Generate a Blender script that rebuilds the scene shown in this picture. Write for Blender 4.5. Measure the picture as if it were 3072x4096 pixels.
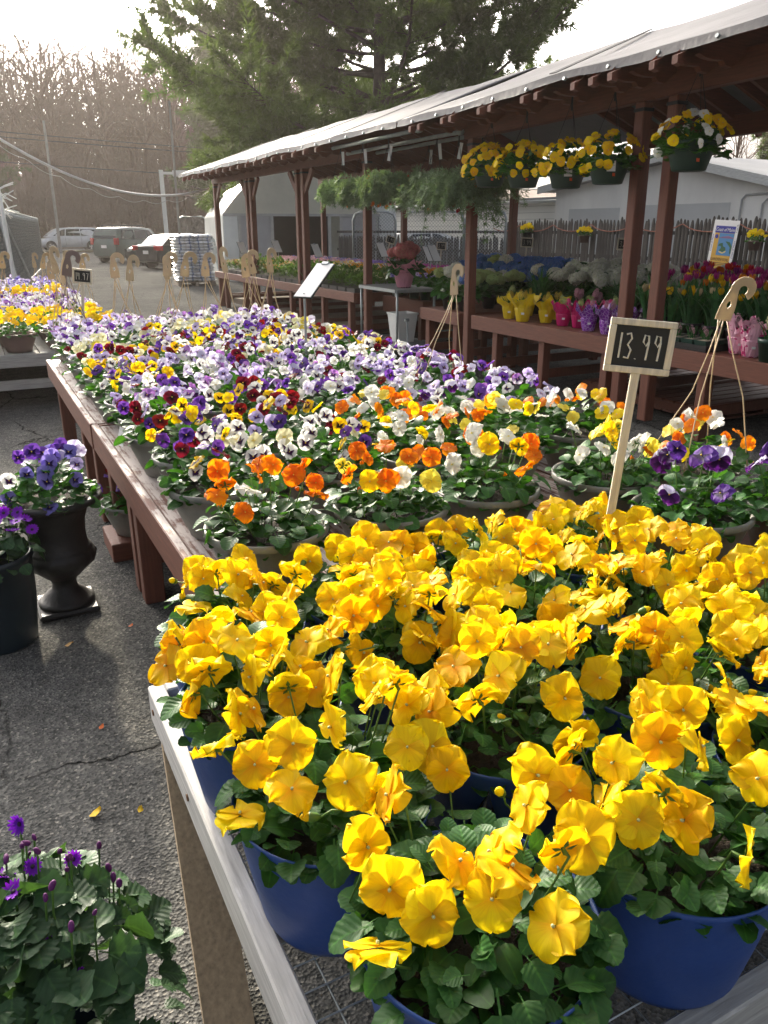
import bpy, bmesh, math, random
import numpy as np
from mathutils import Vector, Matrix, Euler, Quaternion
from math import sin, cos, pi, radians, sqrt

for o in list(bpy.data.objects):
    bpy.data.objects.remove(o)
SC = bpy.context.scene
COL = SC.collection

# ---------------------------------------------------------------- camera
cd = bpy.data.cameras.new('camera')
cam = bpy.data.objects.new('camera', cd)
COL.objects.link(cam)
cam.location = (0, 0, 1.6)
cam.rotation_euler = (radians(90 - 20.15), 0, radians(-27.5))
cd.sensor_fit = 'VERTICAL'
cd.sensor_height = 36
cd.lens = 770 / 1024 * 36
cd.clip_start = .05
cd.clip_end = 2000
SC.camera = cam

# ---------------------------------------------------------------- sky, sun, exposure
SUN_AZ, SUN_EL = radians(3.5), radians(21)      # azimuth from +Y towards +X
W = bpy.data.worlds.new('World')
SC.world = W
W.use_nodes = True
nt = W.node_tree
bg = nt.nodes['Background']
sky = nt.nodes.new('ShaderNodeTexSky')
sky.sky_type = 'NISHITA'
sky.sun_disc = False
sky.sun_elevation = SUN_EL
sky.sun_rotation = SUN_AZ
sky.air_density = .5
sky.dust_density = 10.0
sky.ozone_density = .3
pale = nt.nodes.new('ShaderNodeHueSaturation')      # thin white cloud over the whole sky
pale.inputs['Saturation'].default_value = .42
nt.links.new(sky.outputs[0], pale.inputs['Color'])
nt.links.new(pale.outputs[0], bg.inputs[0])
bg.inputs[1].default_value = .15
sd = bpy.data.lights.new('sun', 'SUN')
sd.energy = 2.2
sd.angle = radians(2.5)
sd.color = (1.0, .89, .70)
sun = bpy.data.objects.new('sun', sd)
COL.objects.link(sun)
sun.location = (0, 0, 30)
sdir = Vector((sin(SUN_AZ) * cos(SUN_EL), cos(SUN_AZ) * cos(SUN_EL), sin(SUN_EL)))
sun.rotation_euler = sdir.to_track_quat('Z', 'Y').to_euler()
SC.view_settings.view_transform = 'Standard'
SC.view_settings.look = 'None'
SC.view_settings.exposure = 1.75
SC.view_settings.gamma = 1
SC.view_settings.use_curve_mapping = False
SC.cycles.max_bounces = 7
SC.cycles.diffuse_bounces = 3
SC.cycles.glossy_bounces = 2
SC.cycles.transmission_bounces = 5
SC.cycles.transparent_max_bounces = 8
SC.cycles.caustics_reflective = False
SC.cycles.caustics_refractive = False
SC.cycles.use_denoising = True

ORD = ['first', 'second', 'third', 'fourth', 'fifth', 'sixth', 'seventh', 'eighth', 'ninth', 'tenth', 'eleventh', 'twelfth', 'thirteenth', 'fourteenth', 'fifteenth', 'sixteenth', 'seventeenth', 'eighteenth', 'nineteenth', 'twentieth', 'twenty-first', 'twenty-second']

# ---------------------------------------------------------------- object helpers
def new_obj(name, data, parent=None, loc=None, rot=None, scale=None):
    o = bpy.data.objects.new(name, data)
    COL.objects.link(o)
    if parent is not None:
        o.parent = parent
    if loc is not None:
        o.location = loc
    if rot is not None:
        if isinstance(rot, Matrix):
            rot = rot.to_euler()
        o.rotation_euler = rot
    if scale is not None:
        o.scale = (scale, scale, scale) if isinstance(scale, (int, float)) else scale
    return o


def tag(o, label=None, cat=None, group=None, kind=None):
    if label:
        o['label'] = label
    if cat:
        o['category'] = cat
    if group:
        o['group'] = group
    if kind:
        o['kind'] = kind
    return o


def thing(name, label, cat, loc=(0, 0, 0), rz=0, group=None, rot=None):
    o = new_obj(name, None, None, loc, rot if rot is not None else (0, 0, rz))
    o.empty_display_size = .05
    return tag(o, label, cat, group)


class MB:
    """collects verts and faces of one mesh"""
    def __init__(s):
        s.v, s.f, s.m, s.r = [], [], [], []
        s.cur = 0

    def add(s, vs, fs, r=None):
        b = len(s.v)
        s.v.extend([tuple(p) for p in vs])
        s.r.extend(r if r is not None else [0.0] * len(vs))
        for f in fs:
            s.f.append(tuple(i + b for i in f))
            s.m.append(s.cur)
        return s

    def box(s, lo, hi):
        x0, y0, z0 = lo
        x1, y1, z1 = hi
        return s.add([(x0, y0, z0), (x1, y0, z0), (x1, y1, z0), (x0, y1, z0), (x0, y0, z1), (x1, y0, z1), (x1, y1, z1), (x0, y1, z1)],
                     [(0, 3, 2, 1), (4, 5, 6, 7), (0, 1, 5, 4), (1, 2, 6, 5), (2, 3, 7, 6), (3, 0, 4, 7)])

    def bbox(s, lo, hi, b=.006):
        """box with bevelled edges"""
        bm = bmesh.new()
        bmesh.ops.create_cube(bm, size=1)
        c = [(lo[i] + hi[i]) / 2 for i in range(3)]
        d = [hi[i] - lo[i] for i in range(3)]
        for v in bm.verts:
            v.co = Vector([c[i] + v.co[i] * d[i] for i in range(3)])
        bmesh.ops.bevel(bm, geom=bm.edges[:], offset=b, segments=1, affect='EDGES', profile=.5)
        bm.verts.index_update()
        s.add([v.co[:] for v in bm.verts], [[v.index for v in f.verts] for f in bm.faces])
        bm.free()
        return s

    def bar(s, p, q, w, h, up=(0, 0, 1)):
        p, q = Vector(p), Vector(q)
        d = (q - p).normalized()
        u = Vector(up)
        if abs(d.dot(u)) > .98:
            u = Vector((1, 0, 0))
        a = d.cross(u).normalized()
        b = a.cross(d).normalized()
        vs = []
        for e in (p, q):
            for sa, sb in ((-1, -1), (1, -1), (1, 1), (-1, 1)):
                vs.append(e + a * sa * w / 2 + b * sb * h / 2)
        return s.add(vs, [(0, 1, 2, 3), (7, 6, 5, 4), (0, 4, 5, 1), (1, 5, 6, 2), (2, 6, 7, 3), (3, 7, 4, 0)])

    def tube(s, pts, rad, n=6, cap=True):
        pts = [Vector(p) for p in pts]
        if isinstance(rad, (int, float)):
            rad = [rad] * len(pts)
        vs = []
        ref = None
        for i, p in enumerate(pts):
            d = (pts[min(i + 1, len(pts) - 1)] - pts[max(i - 1, 0)])
            if d.length < 1e-9:
                d = Vector((0, 0, 1))
            d.normalize()
            if ref is None:
                ref = Vector((1, 0, 0)) if abs(d.x) < .8 else Vector((0, 1, 0))
            a = d.cross(ref).normalized()
            b = d.cross(a).normalized()
            ref = -b if False else ref
            for k in range(n):
                t = 2 * pi * k / n
                vs.append(p + (a * cos(t) + b * sin(t)) * rad[i])
        fs = []
        for i in range(len(pts) - 1):
            for k in range(n):
                k2 = (k + 1) % n
                fs.append((i * n + k, (i + 1) * n + k, (i + 1) * n + k2, i * n + k2))
        if cap:
            fs.append(tuple(range(n)))
            fs.append(tuple(reversed(range((len(pts) - 1) * n, len(pts) * n))))
        return s.add(vs, fs)

    def lathe(s, prof, n=24, c=(0, 0, 0), cap0=True, cap1=True, mod=None):
        vs = []
        for i, (r, z) in enumerate(prof):
            for k in range(n):
                t = 2 * pi * k / n
                rr = r if mod is None else mod(r, z, t)
                vs.append((c[0] + rr * cos(t), c[1] + rr * sin(t), c[2] + z))
        fs = []
        for i in range(len(prof) - 1):
            for k in range(n):
                k2 = (k + 1) % n
                fs.append((i * n + k, i * n + k2, (i + 1) * n + k2, (i + 1) * n + k))
        if cap0:
            fs.append(tuple(reversed(range(n))))
        if cap1:
            fs.append(tuple(range((len(prof) - 1) * n, len(prof) * n)))
        return s.add(vs, fs)

    def prism(s, poly, axis, a, b):
        """extrude 2-D polygon (list of (p,q)) along axis between a and b"""
        n = len(poly)
        def mk(p, q, t):
            return {'x': (t, p, q), 'y': (p, t, q), 'z': (p, q, t)}[axis]
        vs = [mk(p, q, a) for p, q in poly] + [mk(p, q, b) for p, q in poly]
        fs = [tuple(range(n)), tuple(reversed(range(n, 2 * n)))]
        for i in range(n):
            j = (i + 1) % n
            fs.append((i, i + n, j + n, j))
        return s.add(vs, fs)

    def mesh(s, name, mats, smooth=False, attr=False, fixn=False):
        me = bpy.data.meshes.new(name)
        me.from_pydata(s.v, [], s.f)
        for m in (mats if isinstance(mats, (list, tuple)) else [mats]):
            me.materials.append(m)
        if s.m and max(s.m) > 0:
            me.polygons.foreach_set('material_index', s.m)
        if smooth:
            me.polygons.foreach_set('use_smooth', [True] * len(me.polygons))
        if attr:
            at = me.attributes.new('r', 'FLOAT', 'POINT')
            at.data.foreach_set('value', s.r)
        if fixn:
            bm = bmesh.new()
            bm.from_mesh(me)
            bmesh.ops.recalc_face_normals(bm, faces=bm.faces[:])
            bm.to_mesh(me)
            bm.free()
        me.update()
        return me

    def build(s, name, mats, parent=None, smooth=False, loc=None, rot=None, attr=False, fixn=False, auto=False):
        me = s.mesh(name, mats, smooth or auto, attr, fixn)
        if auto:
            me.set_sharp_from_angle(angle=radians(35))
        return new_obj(name, me, parent, loc, rot)


def merged(name, bases, xf, mats, smooth=True, which=None, attr=True):
    """one mesh from many transformed copies; bases = list of MB, xf = list of Matrix, which = base index per copy"""
    V, F, M, R = [], [], [], []
    off = 0
    arr = []
    for b in bases:
        arr.append((np.array(b.v, dtype=np.float64), b.f, b.m, b.r))
    loops, starts, tot, mi, rr = [], [], [], [], []
    ln = 0
    cache = []
    for v, f, m, r in arr:
        cache.append((v, np.concatenate([np.array(x) for x in f]), np.array([len(x) for x in f]), np.array(m), np.array(r)))
    for i, X in enumerate(xf):
        v, fl, ft, m, r = cache[which[i] if which is not None else i % len(bases)]
        A = np.array(X)
        V.append(v @ A[:3, :3].T + A[:3, 3])
        loops.append(fl + off)
        tot.append(ft)
        mi.append(m)
        rr.append(r)
        off += len(v)
    V = np.concatenate(V)
    loops = np.concatenate(loops)
    tot = np.concatenate(tot)
    starts = np.concatenate([[0], np.cumsum(tot)[:-1]])
    me = bpy.data.meshes.new(name)
    me.vertices.add(len(V))
    me.vertices.foreach_set('co', V.ravel())
    me.loops.add(len(loops))
    me.loops.foreach_set('vertex_index', loops.astype(np.int32))
    me.polygons.add(len(tot))
    me.polygons.foreach_set('loop_start', starts.astype(np.int32))
    me.polygons.foreach_set('loop_total', tot.astype(np.int32))
    for m in (mats if isinstance(mats, (list, tuple)) else [mats]):
        me.materials.append(m)
    me.polygons.foreach_set('material_index', np.concatenate(mi).astype(np.int32))
    if smooth:
        me.polygons.foreach_set('use_smooth', np.ones(len(tot), dtype=bool))
    if attr:
        at = me.attributes.new('r', 'FLOAT', 'POINT')
        at.data.foreach_set('value', np.concatenate(rr))
    me.update(calc_edges=True)
    me.validate()
    return me


def face_mat(n, roll=0, loc=(0, 0, 0), s=1.0, up=(0, 0, 1)):
    """matrix whose Z looks along n and whose Y is up"""
    z = Vector(n).normalized()
    u = Vector(up)
    if abs(z.dot(u)) > .97:
        u = Vector((0, 1, 0))
    x = u.cross(z).normalized()
    y = z.cross(x)
    M = Matrix((x, y, z)).transposed().to_4x4()
    M = Matrix.Translation(loc) @ M @ Matrix.Rotation(roll, 4, 'Z') @ Matrix.Scale(s, 4)
    return M

# ---------------------------------------------------------------- materials
def nodes(name):
    m = bpy.data.materials.new(name)
    m.use_nodes = True
    t = m.node_tree
    return m, t, t.nodes['Principled BSDF'], t.nodes['Material Output']


def c4(c, k=1.0):
    return (min(c[0] * k, 1), min(c[1] * k, 1), min(c[2] * k, 1), 1)


def noise_fac(t, scale, detail=4, stretch=None, coord='Object', rough=.6):
    tc = t.nodes.new('ShaderNodeTexCoord')
    n = t.nodes.new('ShaderNodeTexNoise')
    n.inputs['Scale'].default_value = scale
    n.inputs['Detail'].default_value = detail
    n.inputs['Roughness'].default_value = rough
    if stretch:
        mp = t.nodes.new('ShaderNodeMapping')
        mp.inputs['Scale'].default_value = stretch
        t.links.new(tc.outputs[coord], mp.inputs[0])
        t.links.new(mp.outputs[0], n.inputs['Vector'])
    else:
        t.links.new(tc.outputs[coord], n.inputs['Vector'])
    return n


def ramp(t, src, stops, interp='LINEAR'):
    r = t.nodes.new('ShaderNodeValToRGB')
    r.color_ramp.interpolation = interp
    e = r.color_ramp.elements
    while len(e) < len(stops):
        e.new(.5)
    for i, (p, c) in enumerate(stops):
        e[i].position = p
        e[i].color = c if len(c) == 4 else c4(c)
    t.links.new(src, r.inputs[0])
    return r


def mixc(t, fac, a, b, mode='MIX'):
    m = t.nodes.new('ShaderNodeMix')
    m.data_type = 'RGBA'
    m.blend_type = mode
    for s, i in ((fac, 0), (a, 6), (b, 7)):
        if isinstance(s, (int, float)):
            m.inputs[i].default_value = s
        elif isinstance(s, tuple):
            m.inputs[i].default_value = s
        else:
            t.links.new(s, m.inputs[i])
    return m.outputs[2]


def mat(name, col, rough=.6, var=.2, scale=6, stretch=None, bump=0, bscale=None, metal=0, spec=.5, coord='Object', rnd=0, trans=0, tcol=None):
    m, t, p, out = nodes(name)
    n = noise_fac(t, scale, 5, stretch, coord)
    r = ramp(t, n.outputs[0], [(.25, c4(col, 1 - var)), (.75, c4(col, 1 + var))])
    c = r.outputs[0]
    if rnd:
        oi = t.nodes.new('ShaderNodeObjectInfo')
        hs = t.nodes.new('ShaderNodeHueSaturation')
        mr = t.nodes.new('ShaderNodeMapRange')
        mr.inputs[3].default_value = 1 - rnd
        mr.inputs[4].default_value = 1 + rnd
        t.links.new(oi.outputs['Random'], mr.inputs[0])
        t.links.new(mr.outputs[0], hs.inputs['Value'])
        t.links.new(c, hs.inputs['Color'])
        c = hs.outputs[0]
    t.links.new(c, p.inputs['Base Color'])
    p.inputs['Roughness'].default_value = rough
    p.inputs['Metallic'].default_value = metal
    p.inputs['Specular IOR Level'].default_value = spec
    if bump:
        b = t.nodes.new('ShaderNodeBump')
        b.inputs['Strength'].default_value = bump
        b.inputs['Distance'].default_value = .01
        n2 = noise_fac(t, bscale or scale * 4, 4, stretch, coord)
        t.links.new(n2.outputs[0], b.inputs['Height'])
        t.links.new(b.outputs[0], p.inputs['Normal'])
    if trans:
        tr = t.nodes.new('ShaderNodeBsdfTranslucent')
        if tcol:
            tr.inputs[0].default_value = c4(tcol)
        else:
            t.links.new(c, tr.inputs[0])
        mx = t.nodes.new('ShaderNodeMixShader')
        mx.inputs[0].default_value = trans
        t.links.new(p.outputs[0], mx.inputs[1])
        t.links.new(tr.outputs[0], mx.inputs[2])
        t.links.new(mx.outputs[0], out.inputs[0])
    return m


def petal_mat(name, edge, core=None, b0=.0, b1=.3, rim=None, trans=.42, rough=.55):
    """petal coloured along r (0 throat .. 1 rim)"""
    m, t, p, out = nodes(name)
    at = t.nodes.new('ShaderNodeAttribute')
    at.attribute_name = 'r'
    core = core or edge
    n = noise_fac(t, 90, 2)
    ad = t.nodes.new('ShaderNodeMath')
    ad.operation = 'MULTIPLY_ADD'
    t.links.new(n.outputs[0], ad.inputs[0])
    ad.inputs[1].default_value = .22
    t.links.new(at.outputs['Fac'], ad.inputs[2])
    sb = t.nodes.new('ShaderNodeMath')
    sb.operation = 'SUBTRACT'
    sb.inputs[1].default_value = .11
    t.links.new(ad.outputs[0], sb.inputs[0])
    st = [(max(b0, .001), c4(core)), (b1, c4(edge)), (.86, c4(edge)), (.97, c4(rim or edge))]
    r = ramp(t, sb.outputs[0], st)
    oi = t.nodes.new('ShaderNodeObjectInfo')
    hs = t.nodes.new('ShaderNodeHueSaturation')
    mr = t.nodes.new('ShaderNodeMapRange')
    mr.inputs[3].default_value = .82
    mr.inputs[4].default_value = 1.12
    t.links.new(oi.outputs['Random'], mr.inputs[0])
    t.links.new(mr.outputs[0], hs.inputs['Value'])
    mr2 = t.nodes.new('ShaderNodeMapRange')
    mr2.inputs[3].default_value = .488
    mr2.inputs[4].default_value = .508
    t.links.new(oi.outputs['Random'], mr2.inputs[0])
    t.links.new(mr2.outputs[0], hs.inputs['Hue'])
    # fine veins fanning out from the throat
    tc0 = t.nodes.new('ShaderNodeTexCoord')
    sp = t.nodes.new('ShaderNodeSeparateXYZ')
    t.links.new(tc0.outputs['Object'], sp.inputs[0])
    at2 = t.nodes.new('ShaderNodeMath')
    at2.operation = 'ARCTAN2'
    t.links.new(sp.outputs[0], at2.inputs[0])
    t.links.new(sp.outputs[1], at2.inputs[1])
    cx = t.nodes.new('ShaderNodeCombineXYZ')
    t.links.new(at2.outputs[0], cx.inputs[0])
    mr3 = t.nodes.new('ShaderNodeMath')
    mr3.operation = 'MULTIPLY'
    mr3.inputs[1].default_value = .12
    t.links.new(at.outputs['Fac'], mr3.inputs[0])
    t.links.new(mr3.outputs[0], cx.inputs[1])
    nb = t.nodes.new('ShaderNodeTexNoise')
    nb.inputs['Scale'].default_value = 9
    nb.inputs['Detail'].default_value = 3
    t.links.new(cx.outputs[0], nb.inputs['Vector'])
    vr = ramp(t, nb.outputs[0], [(.35, (.94, .90, .86, 1)), (.55, (1.0, 1.0, 1.0, 1)), (.75, (1.05, 1.05, 1.05, 1))])
    vcol = mixc(t, 1.0, r.outputs[0], vr.outputs[0], 'MULTIPLY')
    t.links.new(vcol, hs.inputs['Color'])
    t.links.new(hs.outputs[0], p.inputs['Base Color'])
    p.inputs['Roughness'].default_value = rough
    p.inputs['Specular IOR Level'].default_value = .2
    b = t.nodes.new('ShaderNodeBump')
    b.inputs['Strength'].default_value = .09
    b.inputs['Distance'].default_value = .001
    t.links.new(nb.outputs[0], b.inputs['Height'])
    t.links.new(b.outputs[0], p.inputs['Normal'])
    tr = t.nodes.new('ShaderNodeBsdfTranslucent')
    t.links.new(hs.outputs[0], tr.inputs[0])
    mx = t.nodes.new('ShaderNodeMixShader')
    mx.inputs[0].default_value = trans
    t.links.new(p.outputs[0], mx.inputs[1])
    t.links.new(tr.outputs[0], mx.inputs[2])
    t.links.new(mx.outputs[0], out.inputs[0])
    return m


def leaf_mat(name, col, trans=.3, rough=.42, vein=1.6, spec=.22, side=0):
    m, t, p, out = nodes(name)
    at = t.nodes.new('ShaderNodeAttribute')
    at.attribute_name = 'r'
    n = noise_fac(t, 25, 3)
    base = ramp(t, n.outputs[0], [(.3, c4(col, .7)), (.7, c4(col, 1.3))])
    vr = ramp(t, at.outputs['Fac'], [(.0, (vein, vein, vein * .8, 1)), (.12, (1, 1, 1, 1))])
    c = mixc(t, 1.0, base.outputs[0], vr.outputs[0], 'MULTIPLY')
    if side:
        # pale side veins running out from the midrib
        tc0 = t.nodes.new('ShaderNodeTexCoord')
        sp = t.nodes.new('ShaderNodeSeparateXYZ')
        t.links.new(tc0.outputs['Object'], sp.inputs[0])
        ab = t.nodes.new('ShaderNodeMath')
        ab.operation = 'ABSOLUTE'
        t.links.new(sp.outputs[0], ab.inputs[0])
        ma = t.nodes.new('ShaderNodeMath')
        ma.operation = 'MULTIPLY_ADD'
        ma.inputs[1].default_value = -.8
        t.links.new(ab.outputs[0], ma.inputs[0])
        t.links.new(sp.outputs[1], ma.inputs[2])
        mu = t.nodes.new('ShaderNodeMath')
        mu.operation = 'MULTIPLY'
        mu.inputs[1].default_value = 2 * pi / side
        t.links.new(ma.outputs[0], mu.inputs[0])
        si = t.nodes.new('ShaderNodeMath')
        si.operation = 'SINE'
        t.links.new(mu.outputs[0], si.inputs[0])
        sv = ramp(t, si.outputs[0], [(.80, (1, 1, 1, 1)), (1.0, (1.14, 1.13, 1.08, 1))])
        c = mixc(t, 1.0, c, sv.outputs[0], 'MULTIPLY')
        bb = t.nodes.new('ShaderNodeBump')
        bb.inputs['Strength'].default_value = .18
        bb.inputs['Distance'].default_value = .0015
        bb.invert = True
        t.links.new(si.outputs[0], bb.inputs['Height'])
        t.links.new(bb.outputs[0], p.inputs['Normal'])
    oi = t.nodes.new('ShaderNodeObjectInfo')
    hs = t.nodes.new('ShaderNodeHueSaturation')
    mr = t.nodes.new('ShaderNodeMapRange')
    mr.inputs[3].default_value = .72
    mr.inputs[4].default_value = 1.3
    t.links.new(oi.outputs['Random'], mr.inputs[0])
    t.links.new(mr.outputs[0], hs.inputs['Value'])
    t.links.new(c, hs.inputs['Color'])
    t.links.new(hs.outputs[0], p.inputs['Base Color'])
    p.inputs['Roughness'].default_value = rough
    p.inputs['Specular IOR Level'].default_value = spec
    tr = t.nodes.new('ShaderNodeBsdfTranslucent')
    tc = mixc(t, 1.0, hs.outputs[0], (1.5, 1.6, .5, 1), 'MULTIPLY')
    t.links.new(tc, tr.inputs[0])
    mx = t.nodes.new('ShaderNodeMixShader')
    mx.inputs[0].default_value = trans
    t.links.new(p.outputs[0], mx.inputs[1])
    t.links.new(tr.outputs[0], mx.inputs[2])
    t.links.new(mx.outputs[0], out.inputs[0])
    return m


def worn_wood(name, col, worn, amount_top, amount_side, axis='y', rough=.65):
    """painted boards, the paint rubbed off mostly on upward faces, streaks along the grain"""
    m, t, p, out = nodes(name)
    st = {'y': (18, 1.2, 18), 'x': (1.2, 18, 18), 'z': (18, 18, 1.2)}[axis]
    n1 = noise_fac(t, 3, 6, st, rough=.7)
    n2 = noise_fac(t, 6, 5)
    n3 = noise_fac(t, 1.7, 5, tuple(x * 3 for x in st))
    base = ramp(t, n3.outputs[0], [(.25, c4(col, .65)), (.75, c4(col, 1.3))])
    ge = t.nodes.new('ShaderNodeNewGeometry')
    sx = t.nodes.new('ShaderNodeSeparateXYZ')
    t.links.new(ge.outputs['Normal'], sx.inputs[0])
    up = t.nodes.new('ShaderNodeMapRange')
    up.inputs[1].default_value = .5
    up.inputs[2].default_value = .9
    up.inputs[3].default_value = amount_side
    up.inputs[4].default_value = amount_top
    t.links.new(sx.outputs[2], up.inputs[0])
    a = t.nodes.new('ShaderNodeMath')
    a.operation = 'MULTIPLY'
    t.links.new(n1.outputs[0], a.inputs[0])
    t.links.new(n2.outputs[0], a.inputs[1])
    b = t.nodes.new('ShaderNodeMath')
    b.operation = 'ADD'
    t.links.new(a.outputs[0], b.inputs[0])
    t.links.new(up.outputs[0], b.inputs[1])
    w = ramp(t, b.outputs[0], [(.50, (0, 0, 0, 1)), (.58, (1, 1, 1, 1))])
    c = mixc(t, w.outputs[0], base.outputs[0], c4(worn))
    t.links.new(c, p.inputs['Base Color'])
    p.inputs['Roughness'].default_value = rough
    bp = t.nodes.new('ShaderNodeBump')
    bp.inputs['Strength'].default_value = .4
    bp.inputs['Distance'].default_value = .004
    t.links.new(n3.outputs[0], bp.inputs['Height'])
    t.links.new(bp.outputs[0], p.inputs['Normal'])
    return m
# ---------------------------------------------------------------- shared materials
RED = worn_wood('red_paint_wood', (.14, .043, .023), (.32, .26, .22), .14, .04)
REDX = worn_wood('red_paint_wood_x', (.14, .043, .023), (.30, .25, .21), .06, -.03, 'x')
REDZ = worn_wood('red_paint_wood_z', (.14, .043, .023), (.28, .22, .18), .05, .035, 'z')
REDW = worn_wood('red_paint_worn', (.145, .05, .028), (.55, .48, .44), .31, .03)
GREYW = worn_wood('whitewashed_wood', (.50, .49, .47), (.62, .61, .59), .20, .15, 'y', .8)
GREYX = worn_wood('whitewashed_wood_x', (.34, .34, .32), (.48, .47, .45), .2, .15, 'x', .8)
PINEW = worn_wood('weathered_pine', (.36, .27, .17), (.42, .36, .26), .15, .1, 'z', .8)
PALW = worn_wood('pallet_wood', (.25, .20, .15), (.36, .32, .27), .2, .1, 'x', .85)
GALV = mat('galvanised_steel', (.32, .35, .35), .45, .2, 12, metal=.6)
BLUEPOT = mat('blue_plastic', (.028, .075, .27), .45, .22, 4, spec=.4, trans=.06, bump=.1, bscale=60)
GREYPOT = mat('taupe_plastic', (.19, .19, .165), .55, .22, 9, bump=.25, bscale=60)
BROWNPOT = mat('brown_plastic', (.19, .13, .11), .55, .15, 7)
GREENPOT = mat('dark_green_plastic', (.012, .045, .032), .42, .15, 7)
BLACKPOT = mat('black_plastic', (.012, .012, .013), .4, .2, 7)
SOIL = mat('potting_soil', (.035, .024, .016), .95, .5, 60, bump=.8, bscale=150)
LEAF = leaf_mat('pansy_leaf', (.040, .118, .030), .28, .5, side=.0075)
LEAF2 = leaf_mat('pansy_leaf_low', (.036, .115, .020), .28, .42)
SENL = leaf_mat('cineraria_leaf', (.034, .074, .032), .22, .5, side=.014)
LOTL = leaf_mat('lotus_vine_leaf', (.17, .24, .16), .25, .6)
BLADE = leaf_mat('bulb_leaf', (.04, .13, .045), .28, .4, 1.1)
HYDL = leaf_mat('hydrangea_leaf', (.03, .10, .022), .22, .4)
STEMG = mat('green_stem', (.09, .19, .03), .5, .2, 20, trans=.15)
BEIGE = mat('beige_plastic', (.58, .47, .31), .42, .1, 10, trans=.35)
CHALK = mat('chalkboard', (.012, .013, .013), .7, .3, 10)
CHALKW = mat('chalk', (.62, .60, .52), .9, .25, 60)
CREAM = worn_wood('cream_painted_wood', (.62, .56, .44), (.36, .28, .19), .06, .04, 'z', .6)
PAPER = mat('white_card', (.80, .79, .76), .55, .04, 8)
WHITEP = mat('white_paint', (.72, .73, .70), .6, .08, 3)
ORTAG = mat('orange_tag', (.75, .10, .02), .6, .1, 5)
BLACKM = mat('black_rubber', (.015, .015, .016), .7, .2, 8)
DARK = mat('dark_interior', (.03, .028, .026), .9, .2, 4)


def asphalt():
    m, t, p, out = nodes('asphalt')
    tc = t.nodes.new('ShaderNodeTexCoord')
    vo = t.nodes.new('ShaderNodeTexVoronoi')
    vo.inputs['Scale'].default_value = 125
    t.links.new(tc.outputs['Object'], vo.inputs['Vector'])
    big = noise_fac(t, .55, 6)
    mid = noise_fac(t, 9, 5)
    col = ramp(t, vo.outputs['Color'], [(.05, (.055, .057, .056, 1)), (.45, (.098, .099, .096, 1)), (.80, (.145, .144, .137, 1)), (.97, (.27, .26, .235, 1))])
    tone = ramp(t, big.outputs[0], [(.3, (.75, .75, .76, 1)), (.7, (1.35, 1.33, 1.28, 1))])
    tone2 = ramp(t, mid.outputs[0], [(.3, (.8, .8, .8, 1)), (.7, (1.2, 1.2, 1.2, 1))])
    c = mixc(t, 1., col.outputs[0], tone.outputs[0], 'MULTIPLY')
    c = mixc(t, 1., c, tone2.outputs[0], 'MULTIPLY')
    # cracks
    wn = noise_fac(t, 2.2, 5)
    mx = t.nodes.new('ShaderNodeMix')
    mx.data_type = 'VECTOR'
    mx.inputs[0].default_value = .22
    t.links.new(tc.outputs['Object'], mx.inputs[4])
    t.links.new(wn.outputs['Color'], mx.inputs[5])
    vc = t.nodes.new('ShaderNodeTexVoronoi')
    vc.feature = 'DISTANCE_TO_EDGE'
    vc.inputs['Scale'].default_value = .95
    t.links.new(mx.outputs[1], vc.inputs['Vector'])
    cr = ramp(t, vc.outputs[0], [(.0, (0, 0, 0, 1)), (.004, (.62, .62, .62, 1)), (.008, (1, 1, 1, 1))])
    sel = ramp(t, big.outputs[0], [(.44, (1, 1, 1, 1)), (.53, (0, 0, 0, 1))])
    crm = mixc(t, sel.outputs[0], cr.outputs[0], (1, 1, 1, 1))
    c = mixc(t, 1., c, crm, 'MULTIPLY')
    t.links.new(c, p.inputs['Base Color'])
    rr = ramp(t, vo.outputs['Color'], [(.1, (.85, .85, .85, 1)), (.9, (.62, .62, .62, 1))])
    t.links.new(rr.outputs[0], p.inputs['Roughness'])
    p.inputs['Specular IOR Level'].default_value = .0
    b = t.nodes.new('ShaderNodeBump')
    b.inputs['Strength'].default_value = .75
    b.inputs['Distance'].default_value = .006
    t.links.new(vo.outputs['Distance'], b.inputs['Height'])
    t.links.new(b.outputs[0], p.inputs['Normal'])
    return m


# ---------------------------------------------------------------- ground
g = MB()
g.add([(-400, -60, 0), (500, -60, 0), (500, 600, 0), (-400, 600, 0)], [(0, 1, 2, 3)])
tag(g.build('ground', asphalt()), kind='structure')
g = MB()
g.add([(-120, 67, .004), (160, 67, .004), (160, 76, .004), (-120, 76, .004)], [(0, 1, 2, 3)])
tag(g.build('road', mat('road_surface', (.15, .15, .145), .85, .2, .4)), kind='structure')
g = MB()
g.box((-120, 63.5, -.05), (160, 66.6, .12))
tag(g.build('verge', mat('dry_grass', (.10, .085, .045), .95, .35, 1.2)), kind='structure')
g = MB()
g.box((-120, 66.604, -.05), (160, 66.8, .13))
tag(g.build('kerb', mat('kerb_stone', (.3, .3, .29), .9, .15, 2)), kind='structure')
# wooded bank beyond the road
rnd = random.Random(3)
NX, NY = 90, 10
vs, fs = [], []
for j in range(NY + 1):
    for i in range(NX + 1):
        x = -110 + 280 * i / NX
        y = 78 + 90 * (j / NY)
        z = -.02 + 1.6 * min(1, j / 3.) + (rnd.uniform(-.4, .4) if 0 < j else 0) + j * .95
        vs.append((x, y, z))
for j in range(NY):
    for i in range(NX):
        a = j * (NX + 1) + i
        fs.append((a, a + 1, a + NX + 2, a + NX + 1))
tag(MB().add(vs, fs).build('hill', mat('leaf_litter', (.12, .075, .045), .95, .5, .8), smooth=True), kind='structure')

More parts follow.
